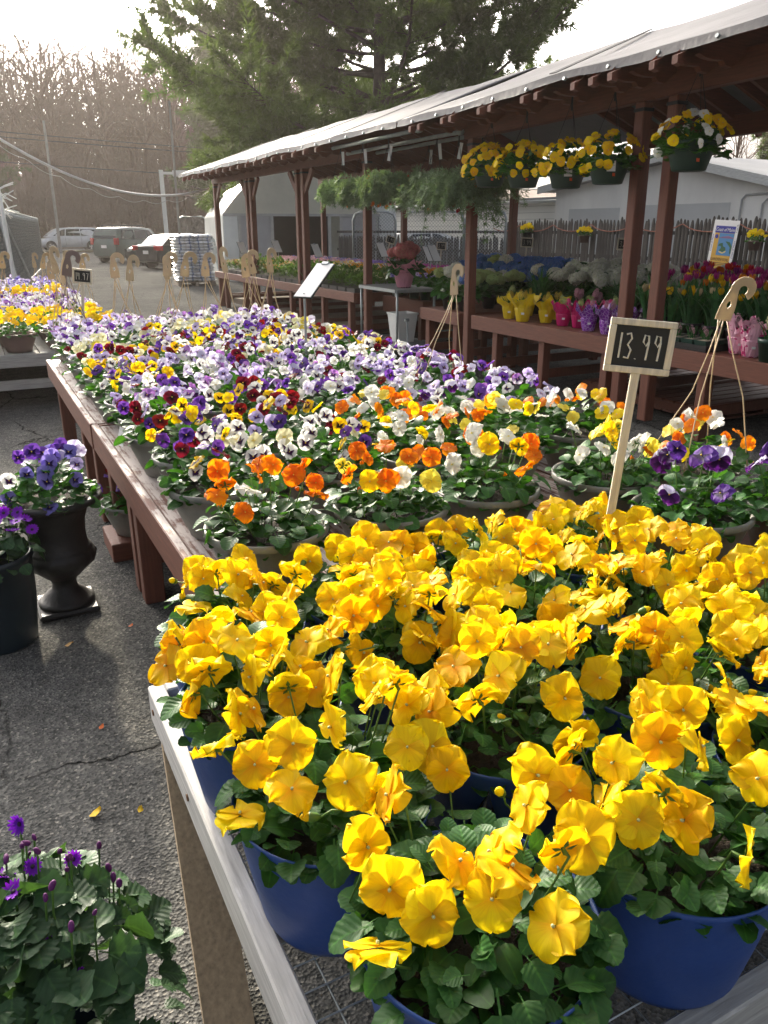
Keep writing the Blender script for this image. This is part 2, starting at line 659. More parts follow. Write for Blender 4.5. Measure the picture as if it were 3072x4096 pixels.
# ---------------------------------------------------------------- bare trees
BARK = mat('bare_bark', (.12, .072, .050), .9, .35, 3)
BARKP = mat('pine_bark', (.055, .042, .035), .95, .4, 6, bump=.6)


def bare_tree(seed, H, depth=4, twig=1.0, trunk_only_frac=.3, spread=.8):
    rd = random.Random(seed)
    tr, br = MB(), MB()

    def branch(p, d, L, r, lev):
        n = 5 if lev == 0 else (4 if lev == 1 else 2)
        pts, rad = [p.copy()], [r]
        q, dd = p.copy(), d.copy()
        for i in range(n):
            j = .10 if lev == 0 else .30
            dd = (dd + Vector((rd.gauss(0, j), rd.gauss(0, j), rd.gauss(.05, j * .6)))).normalized()
            q = q + dd * (L / n)
            pts.append(q.copy())
            rad.append(r * (1 - (i + 1) / n * (.78 if lev else .72)))
        (tr if lev == 0 else br).tube(pts, rad, 6 if lev == 0 else (4 if lev == 1 else 3), cap=False)
        if lev >= depth:
            return
        k = [15, 6, 5, 4][min(lev, 3)]
        k = int(k * (twig if lev > 0 else 1))
        for c in range(k):
            f = rd.uniform(trunk_only_frac if lev == 0 else .2, 1.0)
            s = f * n
            i = min(int(s), n - 1)
            bp = pts[i].lerp(pts[i + 1], s - i)
            bd = (pts[i + 1] - pts[i]).normalized()
            perp = Vector((rd.gauss(0, 1), rd.gauss(0, 1), rd.gauss(0, .5)))
            perp = (perp - bd * perp.dot(bd)).normalized()
            nd = (bd * rd.uniform(.6, 1.0) + perp * spread * rd.uniform(.6, 1.4) + Vector((0, 0, .16))).normalized()
            branch(bp, nd, L * rd.uniform(.36, .56) * (1.15 - .4 * f if lev == 0 else 1), rad[i] * rd.uniform(.42, .6), lev + 1)
    branch(Vector((0, 0, -.3)), Vector((rd.gauss(0, .05), rd.gauss(0, .05), 1)).normalized(), H, H * .012 + .03, 0)
    return tr, br


BT = []
for k in range(5):
    a, b = bare_tree(10 + k, 16.5, 4, .9, .3 + .04 * k)
    BT.append((a.mesh('trunk', BARK, True), b.mesh('branches', BARK, True)))
rnd = random.Random(77)
spots = []
for row, (y0, n) in enumerate(((84, 16), (91, 17), (99, 17))):
    for i in range(n):
        u = (i + rnd.uniform(.1, .9)) / n
        ang = radians(-3 + 27 * u)
        yy = y0 + rnd.uniform(-3, 3)
        spots.append((yy * math.tan(ang), yy, row))
rank = {}
for row in range(3):
    for k, sp_ in enumerate(sorted([q for q in spots if q[2] == row], key=lambda q: q[0] / q[1])):
        rank[sp_] = k
for i, (x, y, row) in enumerate(spots):
    t = thing('bare_tree', 'leafless tree %s, %s from the left edge' % (['at the front edge of the wood', 'in the middle of the wood', 'deep in the wood'][row], ORD[rank[(x, y, row)]]), 'tree', (x, y, .2 + row * .8), rnd.uniform(0, 6.28), 'bare woodland trees past the road, row %d' % (row + 1))
    s = rnd.uniform(.82, 1.12)
    t.scale = (s * 1.1, s * 1.1, s)
    k = rnd.randrange(5)
    new_obj('trunk', BT[k][0], t)
    new_obj('crown', BT[k][1], t)
lo = []
for k in range(3):
    a, b = bare_tree(50 + k, 16, 3, .55, .12, .7)
    a.add(b.v, b.f)
    lo.append(a)
for k in range(3):
    a, b = bare_tree(60 + k, 16, 2, 1.3, .06, .8)
    a.add(b.v, b.f)
    lo.append(a)
xf, wh = [], []
for i in range(250):
    y = rnd.uniform(100, 135)
    ang = radians(rnd.uniform(-6, 34))
    sc_ = rnd.uniform(.85, 1.15)
    xf.append(Matrix.Translation((y * math.tan(ang), y, 1.4 + (y - 78) * .1)) @ Matrix.Rotation(rnd.uniform(0, 6.28), 4, 'Z') @ Matrix.Diagonal((sc_ * 1.3, sc_ * 1.3, sc_, 1)))
    wh.append(rnd.randrange(3))
for k in range(2):      # plain far trunks
    tk_ = MB()
    tk_.tube([(0, 0, -1), (.15, .1, 8), (.1 + .2 * k, .3, 16)], [.17, .12, .03], 4, cap=False)
    lo.append(tk_)
for i in range(900):
    y = rnd.uniform(96, 150)
    ang = radians(rnd.uniform(-6, 34))
    sc_ = rnd.uniform(.35, .82)
    xf.append(Matrix.Translation((y * math.tan(ang), y, 1.0 + (y - 78) * .1)) @ Matrix.Rotation(rnd.uniform(0, 6.28), 4, 'Z') @ Matrix.Rotation(rnd.gauss(0, .05), 4, 'X') @ Matrix.Diagonal((sc_, sc_, sc_, 1)))
    wh.append(6 + rnd.randrange(2))
# low saplings and brush thicken the foot of the wood
for i in range(330):
    y = rnd.uniform(82, 100)
    ang = radians(rnd.uniform(-6, 34))
    sc_ = rnd.uniform(.2, .5)
    xf.append(Matrix.Translation((y * math.tan(ang), y, .6)) @ Matrix.Rotation(rnd.uniform(0, 6.28), 4, 'Z') @ Matrix.Diagonal((sc_ * 1.7, sc_ * 1.7, sc_, 1)))
    wh.append(3 + rnd.randrange(3))
tag(new_obj('woods', merged('woods', lo, xf, BARK, True, wh)), 'mass of leafless trunks and brush filling the far wood', 'woods', kind='stuff')

# ---------------------------------------------------------------- pines
NEED = leaf_mat('pine_needles', (.060, .092, .030), .32, .6, 1.0)


def tuft(seed, n=10, L=.30, w=.022):
    rd = random.Random(seed)
    b = MB()
    for i in range(n):
        d = Vector((rd.gauss(0, .75), rd.gauss(0, .75), rd.uniform(.25, 1))).normalized()
        s = d.cross(Vector((rd.gauss(0, 1), rd.gauss(0, 1), rd.gauss(0, 1)))).normalized()
        l = L * rd.uniform(.7, 1.1)
        b.add([s * w, -s * w, d * l], [(0, 1, 2)], [.3, .3, .8])
    return b


def pine_tree(name, label, loc, H, R, seed, z0, dens=1.0, group=None, needle=.30, rz=0):
    rd = random.Random(seed)
    root_ = thing(name, label, 'tree', loc, rz, group)
    tk, br = MB(), MB()
    pts = [Vector((rd.gauss(0, .08) * i / 4, rd.gauss(0, .08) * i / 4, H * i / 10 - .3)) for i in range(11)]
    tr = H * .0155 + .04
    tk.tube(pts, [tr * (1 - .93 * i / 10) for i in range(11)], 10)
    xf = []
    z = z0
    while z < H * .97:
        f = (z - z0) / (H - z0)
        Lm = R * (1 - f) ** .62 * (.55 + .45 * min(1, f * 6 + .35))
        for k in range(rd.choice((4, 5, 5, 6))):
            az = rd.uniform(0, 2 * pi)
            L = Lm * rd.uniform(.6, 1.12)
            if L < .4:
                continue
            p = Vector((0, 0, z + rd.uniform(-.2, .2)))
            el = rd.uniform(-.10, .28) + f * .35
            d = Vector((cos(az) * cos(el), sin(az) * cos(el), sin(el)))
            P = [p.copy()]
            n = 7
            for i in range(n):
                d = (d + Vector((rd.gauss(0, .09), rd.gauss(0, .09), .05 + rd.gauss(0, .05)))).normalized()
                p = p + d * L / n
                P.append(p.copy())
            r0 = .013 * L ** .9 + .012
            br.tube(P, [r0 * (1 - .9 * i / n) for i in range(n + 1)], 5, cap=False)
            ns = int((7 + L * 3.4) * dens)
            for s in range(ns):
                q = rd.uniform(.22, 1.0) * n
                i = min(int(q), n - 1)
                bp = P[i].lerp(P[i + 1], q - i)
                bd = (P[i + 1] - P[i]).normalized()
                side = bd.cross(Vector((0, 0, 1))).normalized() * rd.choice((-1, 1))
                nd = (bd * rd.uniform(.4, 1) + side * rd.uniform(.2, 1) + Vector((0, 0, rd.uniform(-.5, .65)))).normalized()
                sl = rd.uniform(.35, 1.15) * (.45 + L * .12)
                e = bp + nd * sl + Vector((0, 0, sl * .15))
                br.tube([bp, bp.lerp(e, .5) + Vector((0, 0, -.02)), e], [.014, .009, .004], 3, cap=False)
                for t_ in range(int(10 * dens)):
                    w = rd.uniform(.25, 1.05)
                    xf.append(face_mat((nd + Vector((rd.gauss(0, .35), rd.gauss(0, .35), rd.gauss(.15, .3)))), rd.uniform(0, 6), bp.lerp(e, w), rd.uniform(.75, 1.3)))
        z += rd.uniform(.42, .75) * H / 18
    tk.build('trunk', BARKP, root_, smooth=True)
    br.build('branches', BARKP, root_, smooth=True)
    tag(new_obj('crown', merged('crown', [tuft(seed * 5 + i, L=needle) for i in range(4)], xf, NEED, False), root_), kind='stuff')
    return root_


pine_tree('pine_tree', 'huge dark white pine towering behind the canopy roof', (15.6, 30.2, 0), 21, 10.3, 5, 2.4, 1.55, needle=.36, rz=2.2)
pine_tree('pine_tree', 'slim pine at the far end of the wood beside the huge pine', (22, 74, 0), 19, 5.0, 8, 3, .7, needle=.5)
pine_tree('pine_tree', 'dark evergreen among bare trunks at the left picture edge', (1.2, 82, 0), 19, 5.5, 9, 2, .7, needle=.5)
# trees behind the white building
for i, (x, y, s) in enumerate(((44, 36, .62), (48, 31, .55), (52, 44, .6), (40, 24, .5))):
    t = thing('bare_tree', ['leafless tree behind the white building, beside the last basket', 'leafless tree behind the lower end of the white gable', 'leafless tree far behind the white building',
                            'leafless tree at the right picture edge behind the gable'][i], 'tree', (x, y, 0), i * 1.3, 'bare trees behind the building')
    t.scale = (s, s, s)
    new_obj('trunk', BT[i % 5][0], t)
    new_obj('crown', BT[i % 5][1], t)
pine_tree('pine_tree', 'brownish evergreen behind the white building at the picture edge', (50, 37, 0), 10.5, 4.2, 12, 2, .8, needle=.4)
# ---------------------------------------------------------------- white building
def brick_white():
    m, t, p, out = nodes('white_painted_brick')
    tc = t.nodes.new('ShaderNodeTexCoord')
    mp = t.nodes.new('ShaderNodeMapping')
    mp.inputs['Rotation'].default_value = (radians(90), 0, radians(90))
    b = t.nodes.new('ShaderNodeTexBrick')
    b.inputs['Color1'].default_value = (.78, .78, .75, 1)
    b.inputs['Color2'].default_value = (.72, .72, .70, 1)
    b.inputs['Mortar'].default_value = (.42, .43, .42, 1)
    b.inputs['Scale'].default_value = 2.0
    t.links.new(tc.outputs['Object'], mp.inputs[0])
    t.links.new(mp.outputs[0], b.inputs[0])
    t.links.new(b.outputs[0], p.inputs['Base Color'])
    p.inputs['Roughness'].default_value = .8
    return m


BW = mat('white_stucco', (.82, .81, .77), .85, .14, .7, stretch=(1, 1, .4))
ROOFM = mat('pale_roof_membrane', (.42, .42, .42), .8, .12, 1)
bd = thing('white_building', 'long low white building with a shallow gable behind the stockade fence', 'building', (20.5, 14.0, 0), radians(2))
# local: gable wall faces -X (towards the camera side), runs along -Y..+Y
GY0, GY1, GAP, EZ, AZ, EZR = -.8, 10.7, 5.45, 2.95, 3.6, 2.3
MB().prism([(GY0, 0), (GY1, 0), (GY1, EZ), (GAP, AZ), (GY0, EZR)], 'x', 0, 9).build('wall', BW, bd)
r = MB()
r.prism([(GY0 - .5, EZR - .15), (GAP, AZ + .04), (GY1 + .5, EZ - .05), (GY1 + .5, EZ + .12), (GAP, AZ + .24), (GY0 - .5, EZR + .02)], 'x', -.45, 9.4)
r.build('roof', ROOFM, bd)
f = MB()
f.prism([(GY0 - .5, EZR - .2), (GAP, AZ), (GAP, AZ + .26), (GY0 - .5, EZR + .04)], 'x', -.50, -.455)
f.prism([(GAP, AZ), (GY1 + .5, EZ - .1), (GY1 + .5, EZ + .14), (GAP, AZ + .26)], 'x', -.50, -.455)
f.build('fascia', worn_wood('peeling_fascia', (.55, .56, .54), (.28, .26, .23), .05, .06, 'y'), bd)
w = MB()
w.box((1.2, GY1 + .01, 0), (9, GY1 + 28, EZ - .35))
w.build('wing_wall', brick_white(), bd)
w = MB()
w.box((.8, GY1 + .55, EZ - .35), (9.2, GY1 + 28.4, EZ - .15))
w.build('wing_roof', ROOFM, bd)
w = MB()
w.tube([(1.05, GY1 + .5, EZ - .4), (1.05, GY1 + .3, EZ - .6), (1.12, GY1 + .3, EZ - .9), (1.12, GY1 + .3, .1)], .05, 8)
w.tube([(.75, GY1 + .55, EZ - .3), (.75, GY1 + 28, EZ - .3)], .06, 6)
w.build('gutter', mat('grey_gutter', (.45, .47, .47), .5, .1, 3), bd)
pn = MB()
pn.box((-.02, 7.4, 0), (.0, 9.9, 2.3))
pn.box((-.02, 3.0, 0), (.0, 6.9, 2.35))
pn.build('wall_panel', mat('grey_white_panel', (.55, .56, .55), .8, .06, 1), bd)
pn = MB()
for yy in (2.6, 1.9):
    pn.tube([(-.05, yy, .3), (-.05, yy, 1.9 + yy * .2), (-.05, yy - .12, 2.02 + yy * .2), (-.05, yy - .9, 2.04 + yy * .2)], .03, 6)
pn.build('conduit', mat('conduit_grey', (.4, .41, .41), .5, .1, 3), bd)

# building with lettering far left behind the chain link
ws = thing('painted_sign_wall', 'white wall panel lettered with black gas words behind the fence', 'sign', (13.9, 28.0, 0), radians(-26))
MB().box((-1.5, 0, 0), (1.05, .12, 2.45)).build('panel', WHITEP, ws)


def text(body, size, m, parent, loc, rot, extrude=.001, align='CENTER', name='lettering', shear=0, sx=1):
    cu = bpy.data.curves.new(name, 'FONT')
    cu.body = body
    cu.size = size
    cu.extrude = extrude
    cu.align_x = align
    cu.align_y = 'CENTER'
    cu.shear = shear
    cu.resolution_u = 2
    cu.materials.append(m)
    tmp = bpy.data.objects.new(name, cu)
    COL.objects.link(tmp)
    me = bpy.data.meshes.new_from_object(tmp)
    bpy.data.objects.remove(tmp)
    o = new_obj(name, me, parent, loc, rot)
    o.scale = (sx, 1, 1)
    return o


text('ACK GAS', .36, mat('sign_black', (.03, .03, .035), .7, .1, 5), ws, (-.25, -.004, 1.62), (radians(90), 0, 0))

# ---------------------------------------------------------------- stockade fence
FENCE = worn_wood('weathered_fence', (.085, .076, .066), (.15, .14, .125), .1, .10, 'z', .9)
pk = []
for k in range(4):
    b = MB()
    w_, h_ = .046, 1.78 + .015 * k
    n = 7
    vs = []
    for z, s in ((0, 1), (h_ - .11, 1), (h_ - .03, .62), (h_, .25)):
        for i in range(n):
            a = pi * i / (n - 1)
            vs.append((-.022 * sin(a) * (1 if s == 1 else .8), -w_ * s * cos(a), z))
    fs = []
    for j in range(3):
        for i in range(n - 1):
            fs.append((j * n + i, j * n + i + 1, (j + 1) * n + i + 1, (j + 1) * n + i))
        fs.append((j * n + n - 1, j * n, (j + 1) * n, (j + 1) * n + n - 1))
    fs.append(tuple(range(3 * n, 4 * n)))
    b.add(vs, fs)
    pk.append(b.mesh('picket', FENCE, fixn=True))


def picket_fence(label, x, y0, y1, rz=0, top=0):
    fe = thing('stockade_fence', label, 'fence', (x, y0, 0), rz)
    b = MB()
    for z in (.35, 1.0, 1.5):
        b.box((.025, 0, z), (.075, y1 - y0, z + .07))
    b.build('rail', FENCE, fe)
    rd = random.Random(int(y0 * 10))
    y = 0
    i = 0
    while y < y1 - y0:
        o = new_obj('picket', pk[rd.randrange(4)], fe, (rd.uniform(-.006, .006), y, rd.uniform(-.03, .03) + top), (rd.gauss(0, .008), 0, 0))
        y += .096 + rd.choice((0, 0, 0, .012))
        i += 1
    return fe


picket_fence('grey weathered stockade fence behind the tulip bench', 12.6, 7.2, 17.4)
picket_fence('lower grey stockade fence seen through the wire panels', 13.2, 17.6, 23.6, radians(29.5), -.38)

# chain link panels between the fence and the shed
def wire_mat():
    return GALV


def chain_panel(label, loc, rz, wd, ht, pitch=.09, parent_cat='fence', tarp=None):
    r_ = thing('chain_link_panel', label, parent_cat, loc, rz)
    fr = MB()
    c = .18
    fr.tube([(0, 0, 0), (0, 0, ht - c), (c * .3, 0, ht - c * .3), (c, 0, ht), (wd - c, 0, ht), (wd - c * .3, 0, ht - c * .3), (wd, 0, ht - c), (wd, 0, 0)], .028, 8)
    fr.tube([(0, 0, .12), (wd, 0, .12)], .024, 6)
    fr.build('frame', GALV, r_, smooth=True)
    b = MB()
    n = int((wd + ht) / pitch)
    for i in range(n):
        s = i * pitch
        for sg in (0, 1):
            x0, z0 = (s, .12) if s < wd else (wd, .12 + s - wd)
            L = min(x0, ht - z0)
            if L < .05:
                continue
            p, q = (x0, z0), (x0 - L, z0 + L)
            if sg:
                p, q = (wd - p[0], p[1]), (wd - q[0], q[1])
            b.tube([(p[0], 0, p[1]), (q[0], 0, q[1])], .004, 3, cap=False)
    tag(b.build('wire_mesh', GALV, r_), kind='stuff')
    return r_


chain_panel('wire panel behind the coral hydrangea', (9.15, 16.65, 0), radians(-27.5), 1.42, 1.98, .075)
chain_panel('wire gate panel with rounded corner beside the stockade fence', (10.45, 15.97, 0), radians(-27.5), .92, 2.02, .075)
chain_panel('wire panel in front of the lettered wall', (8.15, 17.2, 0), radians(-27.5), .98, 1.98, .075)
chain_panel('wire panel between the light pole and the plastic greenhouse', (8.15, 34.0, 0), radians(-14), 1.1, 2.1, .11)
lg = chain_panel('leaning wire gate with a grey windscreen at the left picture edge', (.5, 17, 0), radians(83), 22, 2.05, .16)
MB().box((.1, .03, .2), (21.9, .045, 1.95)).build('windscreen', mat('grey_mesh_fabric', (.13, .15, .16), .8, .3, 5, stretch=(6, 1, .3), trans=.2), lg)
b = MB()
b.tube([(1.5, -.3, .1), (3.6, .1, 2.2)], .05, 8)
b.tube([(5.2, -.4, .1), (4.4, .1, 2.1)], .04, 8)
b.build('brace', GALV, lg)

# ---------------------------------------------------------------- plastic greenhouse
POLY = mat('milky_plastic_film', (.66, .69, .68), .35, .12, 2.2, trans=.30, bump=.6, bscale=3)
POLYC = mat('cream_plastic_film', (.52, .51, .42), .4, .10, 2.0, trans=.25, bump=.4, bscale=3)
gh = thing('plastic_greenhouse', 'white plastic hoop greenhouse with a dark open doorway behind the shelter', 'greenhouse', (7.55, 25.6, 0), radians(-11))
GW, GL = 5.2, 8.0
def arch(x):
    t = abs(x - GW / 2) / (GW / 2)
    return 2.05 + 1.5 * (1 - t ** 2.3)
n = 22
vs, fs = [], []
sec = [(0, 0), (-.02, 1.0), (0, 2.0)] + [(GW * i / n, arch(GW * i / n)) for i in range(n + 1)] + [(GW, 2.0), (GW, 0)]
for j in range(17):
    for x, z in sec:
        vs.append((x + .02 * sin(j * 2.1 + z * 3), GL * j / 16, z + (.03 * sin(j * pi) if z > 2 else 0) - (.05 if j % 2 else 0) * (z > 2)))
m_ = len(sec)
for j in range(16):
    for i in range(m_ - 1):
        fs.append((j * m_ + i, (j + 1) * m_ + i, (j + 1) * m_ + i + 1, j * m_ + i + 1))
MB().add(vs, fs).build('film_cover', POLY, gh, smooth=True)
fr = [(GW * i / n, arch(GW * i / n)) for i in range(n + 1)]
MB().prism([(0, 2.03)] + fr + [(GW, 2.03)], 'y', -.02, .03).build('end_film', POLYC, gh)
gp = mat('grey_sheeting', (.30, .30, .30), .6, .12, 2.5, bump=.3, bscale=4)
MB().box((.5, -.015, 0), (1.55, .03, 2.0)).build('end_panel', gp, gh)
MB().box((3.85, -.015, 0), (5.05, .03, 2.0)).build('end_panel', gp, gh)
MB().box((0, -.03, 0), (.48, .03, 2.028)).build('end_panel', POLY, gh)
d = MB()
for x in (.5, 1.55, 3.45, 3.85):
    d.box((x - .05, -.06, 0), (x + .05, -.032, 2.0))
d.box((0, -.06, 2.002), (GW, -.032, 2.08))
d.build('door_frame', mat('grey_wood', (.33, .33, .31), .8, .2, 4), gh)
b = MB()
for j in range(0, 17, 4):
    b.tube([(x + (.04 if x < GW / 2 else -.04), GL * j / 16 + .05, z - .05) for x, z in sec if True], .022, 6)
b.build('hoop', GALV, gh, smooth=True)
MB().box((.3, GL * .55, 0), (GW - .3, GL * .55 + .05, 2.4)).build('shade_backing', DARK, gh)  # added dark sheet, stands in for the shade seen through the doorway

# ---------------------------------------------------------------- cars
def car(name, label, spec, loc, rz, paint):
    """local: nose towards +X"""
    r_ = thing(name, label, 'car', loc, rz)
    L, wdt = spec['L'], spec['W'] / 2
    prof, cab = spec['prof'], spec['cab']
    gl = CARGLASS
    def interp(pr, x):
        for (a, b) in zip(pr, pr[1:]):
            if a[0] <= x <= b[0]:
                t = (x - a[0]) / (b[0] - a[0] + 1e-9)
                return a[1] + (b[1] - a[1]) * t
        return pr[-1][1] if x > pr[-1][0] else pr[0][1]
    xs = sorted(set([p[0] for p in prof] + [L * i / 26 - L / 2 for i in range(27)]))
    vs, fs = [], []
    for x in xs:
        zt = interp(prof, x)
        e = abs(x) / (L / 2)
        w = wdt * (1 - .16 * max(0, e - .72) / .28 * max(0, e - .72) / .28 - .05 * e ** 4)
        zb = .24 + .10 * max(0, e - .88) / .12
        ring = [(-w * .86, zb), (-w * .97, zb + .12), (-w, zb + .34), (-w * .985, max(zb + .4, zt - .16)), (-w * .93, zt - .03), (-w * .7, zt + .005), (0, zt + .02)]
        ring += [(-p, q) for p, q in reversed(ring[:-1])]
        for p, q in ring:
            vs.append((x, p, q))
    m_ = 13
    for i in range(len(xs) - 1):
        for k in range(m_ - 1):
            fs.append((i * m_ + k, i * m_ + k + 1, (i + 1) * m_ + k + 1, (i + 1) * m_ + k))
        fs.append((i * m_ + m_ - 1, i * m_, (i + 1) * m_, (i + 1) * m_ + m_ - 1))
    fs.append(tuple(range(m_)))
    fs.append(tuple(range((len(xs) - 1) * m_, len(xs) * m_)))
    body = MB().add(vs, fs).build('body', paint, r_, auto=True, fixn=True)
    # cabin: list of (x_bottom, x_top) front & rear, belt z, roof z
    xb0, xt0, xt1, xb1, zb, zr = cab       # rear bottom, rear top, front top, front bottom
    cw, tw = wdt * .93, wdt * .74
    vs, fs = [], []
    rows = 7
    cols = 10
    for j in range(rows):
        t = j / (rows - 1)
        tt = sin(t * pi / 2)
        z = zb - .04 + (zr - zb + .04) * tt
        x0 = xb0 + (xt0 - xb0) * t
        x1 = xb1 + (xt1 - xb1) * t
        w = cw + (tw - cw) * t ** 1.5
        for s in (-1, 1):
            for i in range(cols):
                u = i / (cols - 1)
                ww = w * (1 - .10 * abs(2 * u - 1) ** 4)
                vs.append((x0 + (x1 - x0) * u, s * ww, z - (.05 * (2 * u - 1) ** 2 * t)))
    def vi(j, s, i):
        return j * 2 * cols + s * cols + i
    for j in range(rows - 1):
        for i in range(cols - 1):
            fs.append((vi(j, 0, i), vi(j, 0, i + 1), vi(j + 1, 0, i + 1), vi(j + 1, 0, i)))
            fs.append((vi(j, 1, i + 1), vi(j, 1, i), vi(j + 1, 1, i), vi(j + 1, 1, i + 1)))
        fs.append((vi(j, 1, 0), vi(j, 0, 0), vi(j + 1, 0, 0), vi(j + 1, 1, 0)))
        fs.append((vi(j, 0, cols - 1), vi(j, 1, cols - 1), vi(j + 1, 1, cols - 1), vi(j + 1, 0, cols - 1)))
    for i in range(cols - 1):
        fs.append((vi(rows - 1, 0, i), vi(rows - 1, 0, i + 1), vi(rows - 1, 1, i + 1), vi(rows - 1, 1, i)))
    MB().add(vs, fs).build('cabin', paint, r_, auto=True, fixn=True)
    def sidew(z):
        t = (z - (zb - .04)) / (zr - zb + .04)
        t = max(0, min(1, t))
        t2 = math.asin(t) / (pi / 2)
        return cw + (tw - cw) * t2 ** 1.5
    for s in (-1, 1):
        for poly in spec['wins']:
            vs = []
            for x, z in poly:
                u = (x - xb0) / (xb1 - xb0)
                vs.append((x, s * (sidew(z) * (1 - .10 * abs(2 * u - 1) ** 4) + .012), z))
            for x, z in poly:
                vs.append((x, s * (sidew(z) - .06), z))
            k = len(poly)
            MB().add(vs, [tuple(range(k))] + [(i, (i + 1) % k, k + (i + 1) % k, k + i) for i in range(k)]).build('side_window', gl, r_, fixn=True)
    # windscreen and rear window
    def endglass(xb, xt, sg, nm):
        vs = []
        for (t, kw) in ((.10, .80), (.88, .86)):
            z = zb - .04 + (zr - zb + .04) * sin(t * pi / 2) - .05 * t
            x = xb + (xt - xb) * t + sg * .02
            w = (cw + (tw - cw) * t ** 1.5) * .9
            vs += [(x, -w * kw / .86, z), (x, w * kw / .86, z)]
        vs2 = [(a - sg * .03, b_, c) for a, b_, c in vs]
        MB().add(vs + vs2, [(0, 1, 3, 2), (4, 5, 7, 6), (0, 1, 5, 4), (2, 3, 7, 6), (0, 2, 6, 4), (1, 3, 7, 5)]).build(nm, gl, r_, fixn=True)
    endglass(xb1, xt1, 1, 'windscreen')
    endglass(xb0, xt0, -1, 'rear_window')
    for x in spec['wheels']:
        for s in (-1, 1):
            ar = MB()
            ar.lathe([(.0, 0), (.395, 0), (.395, .02), (0, .02)], 22, cap0=False, cap1=False)
            ar.build('wheel_arch', BLACKM, r_, loc=(x, s * (wdt * 1.004 - .01), .36), rot=(radians(-90 * s), 0, 0))
            wo = thing_part('wheel', r_, (x, s * (wdt - .06), .32), (radians(-90 * s), 0, 0))
            MB().lathe([(.2, -.1), (.31, -.1), (.325, -.06), (.325, .06), (.31, .1), (.21, .1)], 22, cap0=False, cap1=False).build('tyre', BLACKM, wo, smooth=True)
            q = MB()
            q.lathe([(.215, .06), (.215, .085), (.19, .085), (.19, .06)], 20, cap0=False, cap1=False)
            for k in range(5):
                a = 2 * pi * k / 5
                q.bar((0, 0, .075), (.2 * cos(a), .2 * sin(a), .075), .075, .03)
            q.lathe([(.0, .1), (.05, .1), (.05, .05)], 10, cap0=False, cap1=False)
            q.build('rim', RIMM, wo)
    for s in (-1, 1):
        x, z, w_, h_ = spec['tail']
        MB().bbox((x - .03, s * (wdt * .80) - w_ / 2, z), (x + .16, s * (wdt * .80) + w_ / 2 + 0, z + h_), .02).build('tail_lamp', TAILM, r_)
        x, z = spec['head']
        MB().bbox((x - .25, s * wdt * .72 - .17, z), (x + .02, s * wdt * .72 + .17, z + .16), .04).build('headlamp', HEADM, r_)
        x, z = spec['mirror']
        MB().bbox((x - .1, s * (wdt + .11) - .1, z), (x + .1, s * (wdt + .11) + .1, z + .16), .03).build('side_mirror', BLACKM if spec.get('bm') else paint, r_)
        for x in spec['handles']:
            MB().bbox((x - .1, s * (wdt * .992 + .015) - .02, zb - .17), (x + .1, s * (wdt * .992 + .015) + .02, zb - .13), .008).build('door_handle', paint, r_)
    for x0 in spec['seams']:
        for s in (-1, 1):
            MB().box((x0 - .006, s * wdt * .99 - .012, .42), (x0 + .006, s * wdt * .99 + .012, zb - .08)).build('door_seam', BLACKM, r_)
    x, z = spec['plate']
    MB().box((x - .015, -.16, z), (x + .015, .16, z + .14)).build('number_plate', PAPER, r_)
    return r_


def thing_part(name, parent, loc, rot):
    o = new_obj(name, None, parent, loc, rot)
    o.empty_display_size = .05
    return o


def paintm(name, col, metal=.35, rough=.28):
    m, t, p, out = nodes(name)
    p.inputs['Base Color'].default_value = c4(col)
    p.inputs['Metallic'].default_value = metal
    p.inputs['Roughness'].default_value = rough
    p.inputs['Coat Weight'].default_value = .3
    p.inputs['Coat Roughness'].default_value = .08
    n = noise_fac(t, 3, 3)
    r = ramp(t, n.outputs[0], [(.3, c4(col, .9)), (.7, c4(col, 1.1))])
    t.links.new(r.outputs[0], p.inputs['Base Color'])
    return m


CARGLASS = paintm('car_glass', (.015, .02, .022), 0, .06)
RIMM = paintm('alloy_rim', (.5, .5, .5), .7, .3)
TAILM = paintm('tail_lamp_red', (.45, .01, .015), 0, .2)
HEADM = paintm('headlamp_clear', (.6, .6, .58), .2, .15)
VAN = dict(L=5.1, W=1.95, prof=[(-2.55, .95), (-2.45, 1.08), (1.25, 1.08), (1.75, .98), (2.35, .82), (2.55, .62)],
           cab=(-2.46, -2.15, .55, 1.85, 1.07, 1.76),
           wins=[[(.45, 1.12), (1.33, 1.12), (.62, 1.58), (.35, 1.62)], [(-.75, 1.12), (.37, 1.12), (.28, 1.62), (-.72, 1.63)], [(-2.12, 1.14), (-.83, 1.12), (-.8, 1.62), (-1.95, 1.60)]],
           wheels=(-1.55, 1.55), tail=(-2.52, .92, .16, .42), head=(2.42, .66), mirror=(1.05, 1.08), handles=(.05, -.25), seams=(.41, -.8), plate=(-2.56, .75))
SUV = dict(L=4.7, W=1.85, prof=[(-2.35, .98), (-2.28, 1.10), (.95, 1.10), (1.2, 1.06), (2.15, .95), (2.35, .70)],
           cab=(-2.3, -2.02, .25, 1.05, 1.10, 1.72),
           wins=[[(.02, 1.15), (.78, 1.15), (.2, 1.56), (-.02, 1.58)], [(-.95, 1.15), (-.06, 1.15), (-.09, 1.58), (-.92, 1.59)], [(-2.0, 1.16), (-1.04, 1.15), (-1.0, 1.59), (-1.85, 1.57)]],
           wheels=(-1.4, 1.42), tail=(-2.34, .88, .2, .32), head=(2.22, .76), mirror=(.7, 1.10), handles=(-.2, -1.1), seams=(-.03, -1.0), plate=(-2.36, .72), bm=1)
